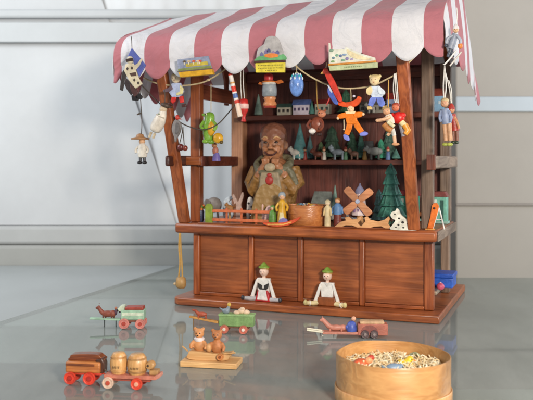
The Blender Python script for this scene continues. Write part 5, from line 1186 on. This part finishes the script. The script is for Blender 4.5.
m = t.mb(); m.ball((361, 364, 0), (6.6, 5, 6), P('#cf6038', .4)); t.add('body', m, 0)
t.ball('head', P('#e0986a', .4), 367, 360.4, -2, (3.3, 3.1, 3)); t.ball('cap', P('#b8402c', .4), 369, 358.4, -1, (3, 2.2, 2.8)); t.thread('arm', P('#cf5a34', .4), [(357, 361, -4), (353.6, 363, -7), (355, 367, -8)], 1.3)
m = t.mb()
for a, c in ((358, 361.6), (362, 360.2), (364.4, 363.4)): m.ball((a, c, -5.2), (.9, .8, .6), P('#ecd3a8', .4), 8, 6)
t.add('dots', m, 0)
t = inbasket('toy_chick', 'yellow wooden chick in the wood shavings at basket right', 'toy animal', 407, 362, .270)
m = t.mb(); m.ball((407, 363.6, 0), (5.4, 4.6, 4.8), P('#e3bf2a', .35)); m.ball((409, 359.6, -1), (3.4, 3.2, 3.1), P('#e3bf2a', .35)); m.ball((401.4, 361, 0), (2.2, 1.7, 1.6), P('#e3bf2a', .35)); t.add('body', m, 0, remesh=.008)
t.prism('beak', P('#d8742a', .4), [(411.6, 359), (414.4, 360.6), (411.6, 361.4)], -2, 0, .2); m = t.mb(); m.ball((410, 358.8, -4), .6, P('#241a14', .3), 8, 6); t.add('eye', m, 0)
t.prism('wing', P('#cfa320', .4), curve_closed([(404, 362), (408.6, 363), (406, 367), (402.6, 365)]), -5.4, -4.2, .3)
t = inbasket('toy_fish', 'grey blue wooden fish lying in the shavings at basket centre front', 'toy animal', 394, 368.5, .258)
m = t.mb(); m.ball((394, 368, 0), (7, 3.8, 4.4), P('#7f95ac', .4)); m.ball((399.6, 367.4, 0), (2.6, 2.8, 3), P('#7f95ac', .4)); t.add('body', m, 0)
t.prism('tail', P('#6c8298', .4), [(387.6, 368), (383.4, 364.6), (384.6, 371)], -1, 1, .3); m = t.mb(); m.ball((400.4, 366.6, -2.8), .6, P('#241a14', .3), 8, 6); t.add('eye', m, 0)
t = inbasket('toy_snake', 'thin grey green wooden snake curled in the shavings at basket right rear', 'toy animal', 418, 354.5, .262)
t.thread('body', P('#8a8c6a', .45), [(412, 355, 2), (416, 353.4, 0), (419, 356, -2), (418, 360, -4), (421, 363, -6)], 1.3)

# blue box in the side of the stall
t = Toy('blue_box', 'bright blue box lying in the open right side of the stall', 'box', 444, 286, v=.62, h=.287, rz=-YAW)
t.box('box_body', P('#2f62c8', .35), (430, 276.4, -4), (452.4, 286, 24), .8); t.box('lid', P('#2657bd', .35), (429.2, 272, -4.8), (453.2, 276.3, 24.8), .8)
t = Toy('pink_ball', 'small pink ball in front of the blue box', 'ball', 440.5, 286.5, v=.40, h=.287); m = t.mb(); m.ball((440.5, 282.6, 0), (3.7, 3.7, 3.7), P('#cf5a78', .35)); t.add('ball', m, 0); t.ball('knob', P('#e6b8c4', .4), 440.5, 279, 0, 1)

# ------------------------------------------------------------------ camera, light, render settings
cd = bpy.data.cameras.new('camera'); cam = bpy.data.objects.new('camera', cd); COL.objects.link(cam)
cam.location = (0, 0, EYE); cam.rotation_euler = (pi/2, 0, 0)
cd.sensor_width = 36; cd.lens = 36*F/533; cd.shift_y = -40/533
cd.clip_start = .05; cd.clip_end = 100
cd.dof.use_dof = True; cd.dof.focus_distance = 7.3; cd.dof.aperture_fstop = 1.6
sc.camera = cam
w = bpy.data.worlds.new('World'); sc.world = w; w.use_nodes = True
bg = w.node_tree.nodes['Background']; bg.inputs[0].default_value = (.84, .88, .93, 1); bg.inputs[1].default_value = .44
def area(name, loc, target, size, power, color):
    l = bpy.data.lights.new(name, 'AREA'); l.shape = 'RECTANGLE'; l.size, l.size_y = size; l.energy = power; l.color = color
    o = bpy.data.objects.new(name, l); COL.objects.link(o); o.location = loc
    d = Vector(target)-Vector(loc); o.rotation_euler = d.to_track_quat('-Z', 'Y').to_euler()
    return o
area('room_lamp', (2.4, -.8, 3.1), (0, 9, 1.6), (1.1, .8), 800, (1, .90, .78))
area('window_light', (8.5, 8.5, 3.2), (0, 10, 1.2), (3.5, 3.5), 300, (.90, .95, 1))
area('backdrop_fill', (-5.5, 8.5, 4.6), (-1, 13.2, 1.0), (3, 3), 250, (.95, .98, 1))  # added fill lamp that brightens the wall and curtain behind the stall
sc.view_settings.view_transform = 'Standard'; sc.view_settings.look = 'None'; sc.view_settings.exposure = 0; sc.view_settings.gamma = 1
sc.cycles.max_bounces = 8; sc.cycles.diffuse_bounces = 3; sc.cycles.glossy_bounces = 3; sc.cycles.transparent_max_bounces = 8
sc.cycles.caustics_reflective = False; sc.cycles.caustics_refractive = False
sc.cycles.use_denoising = True
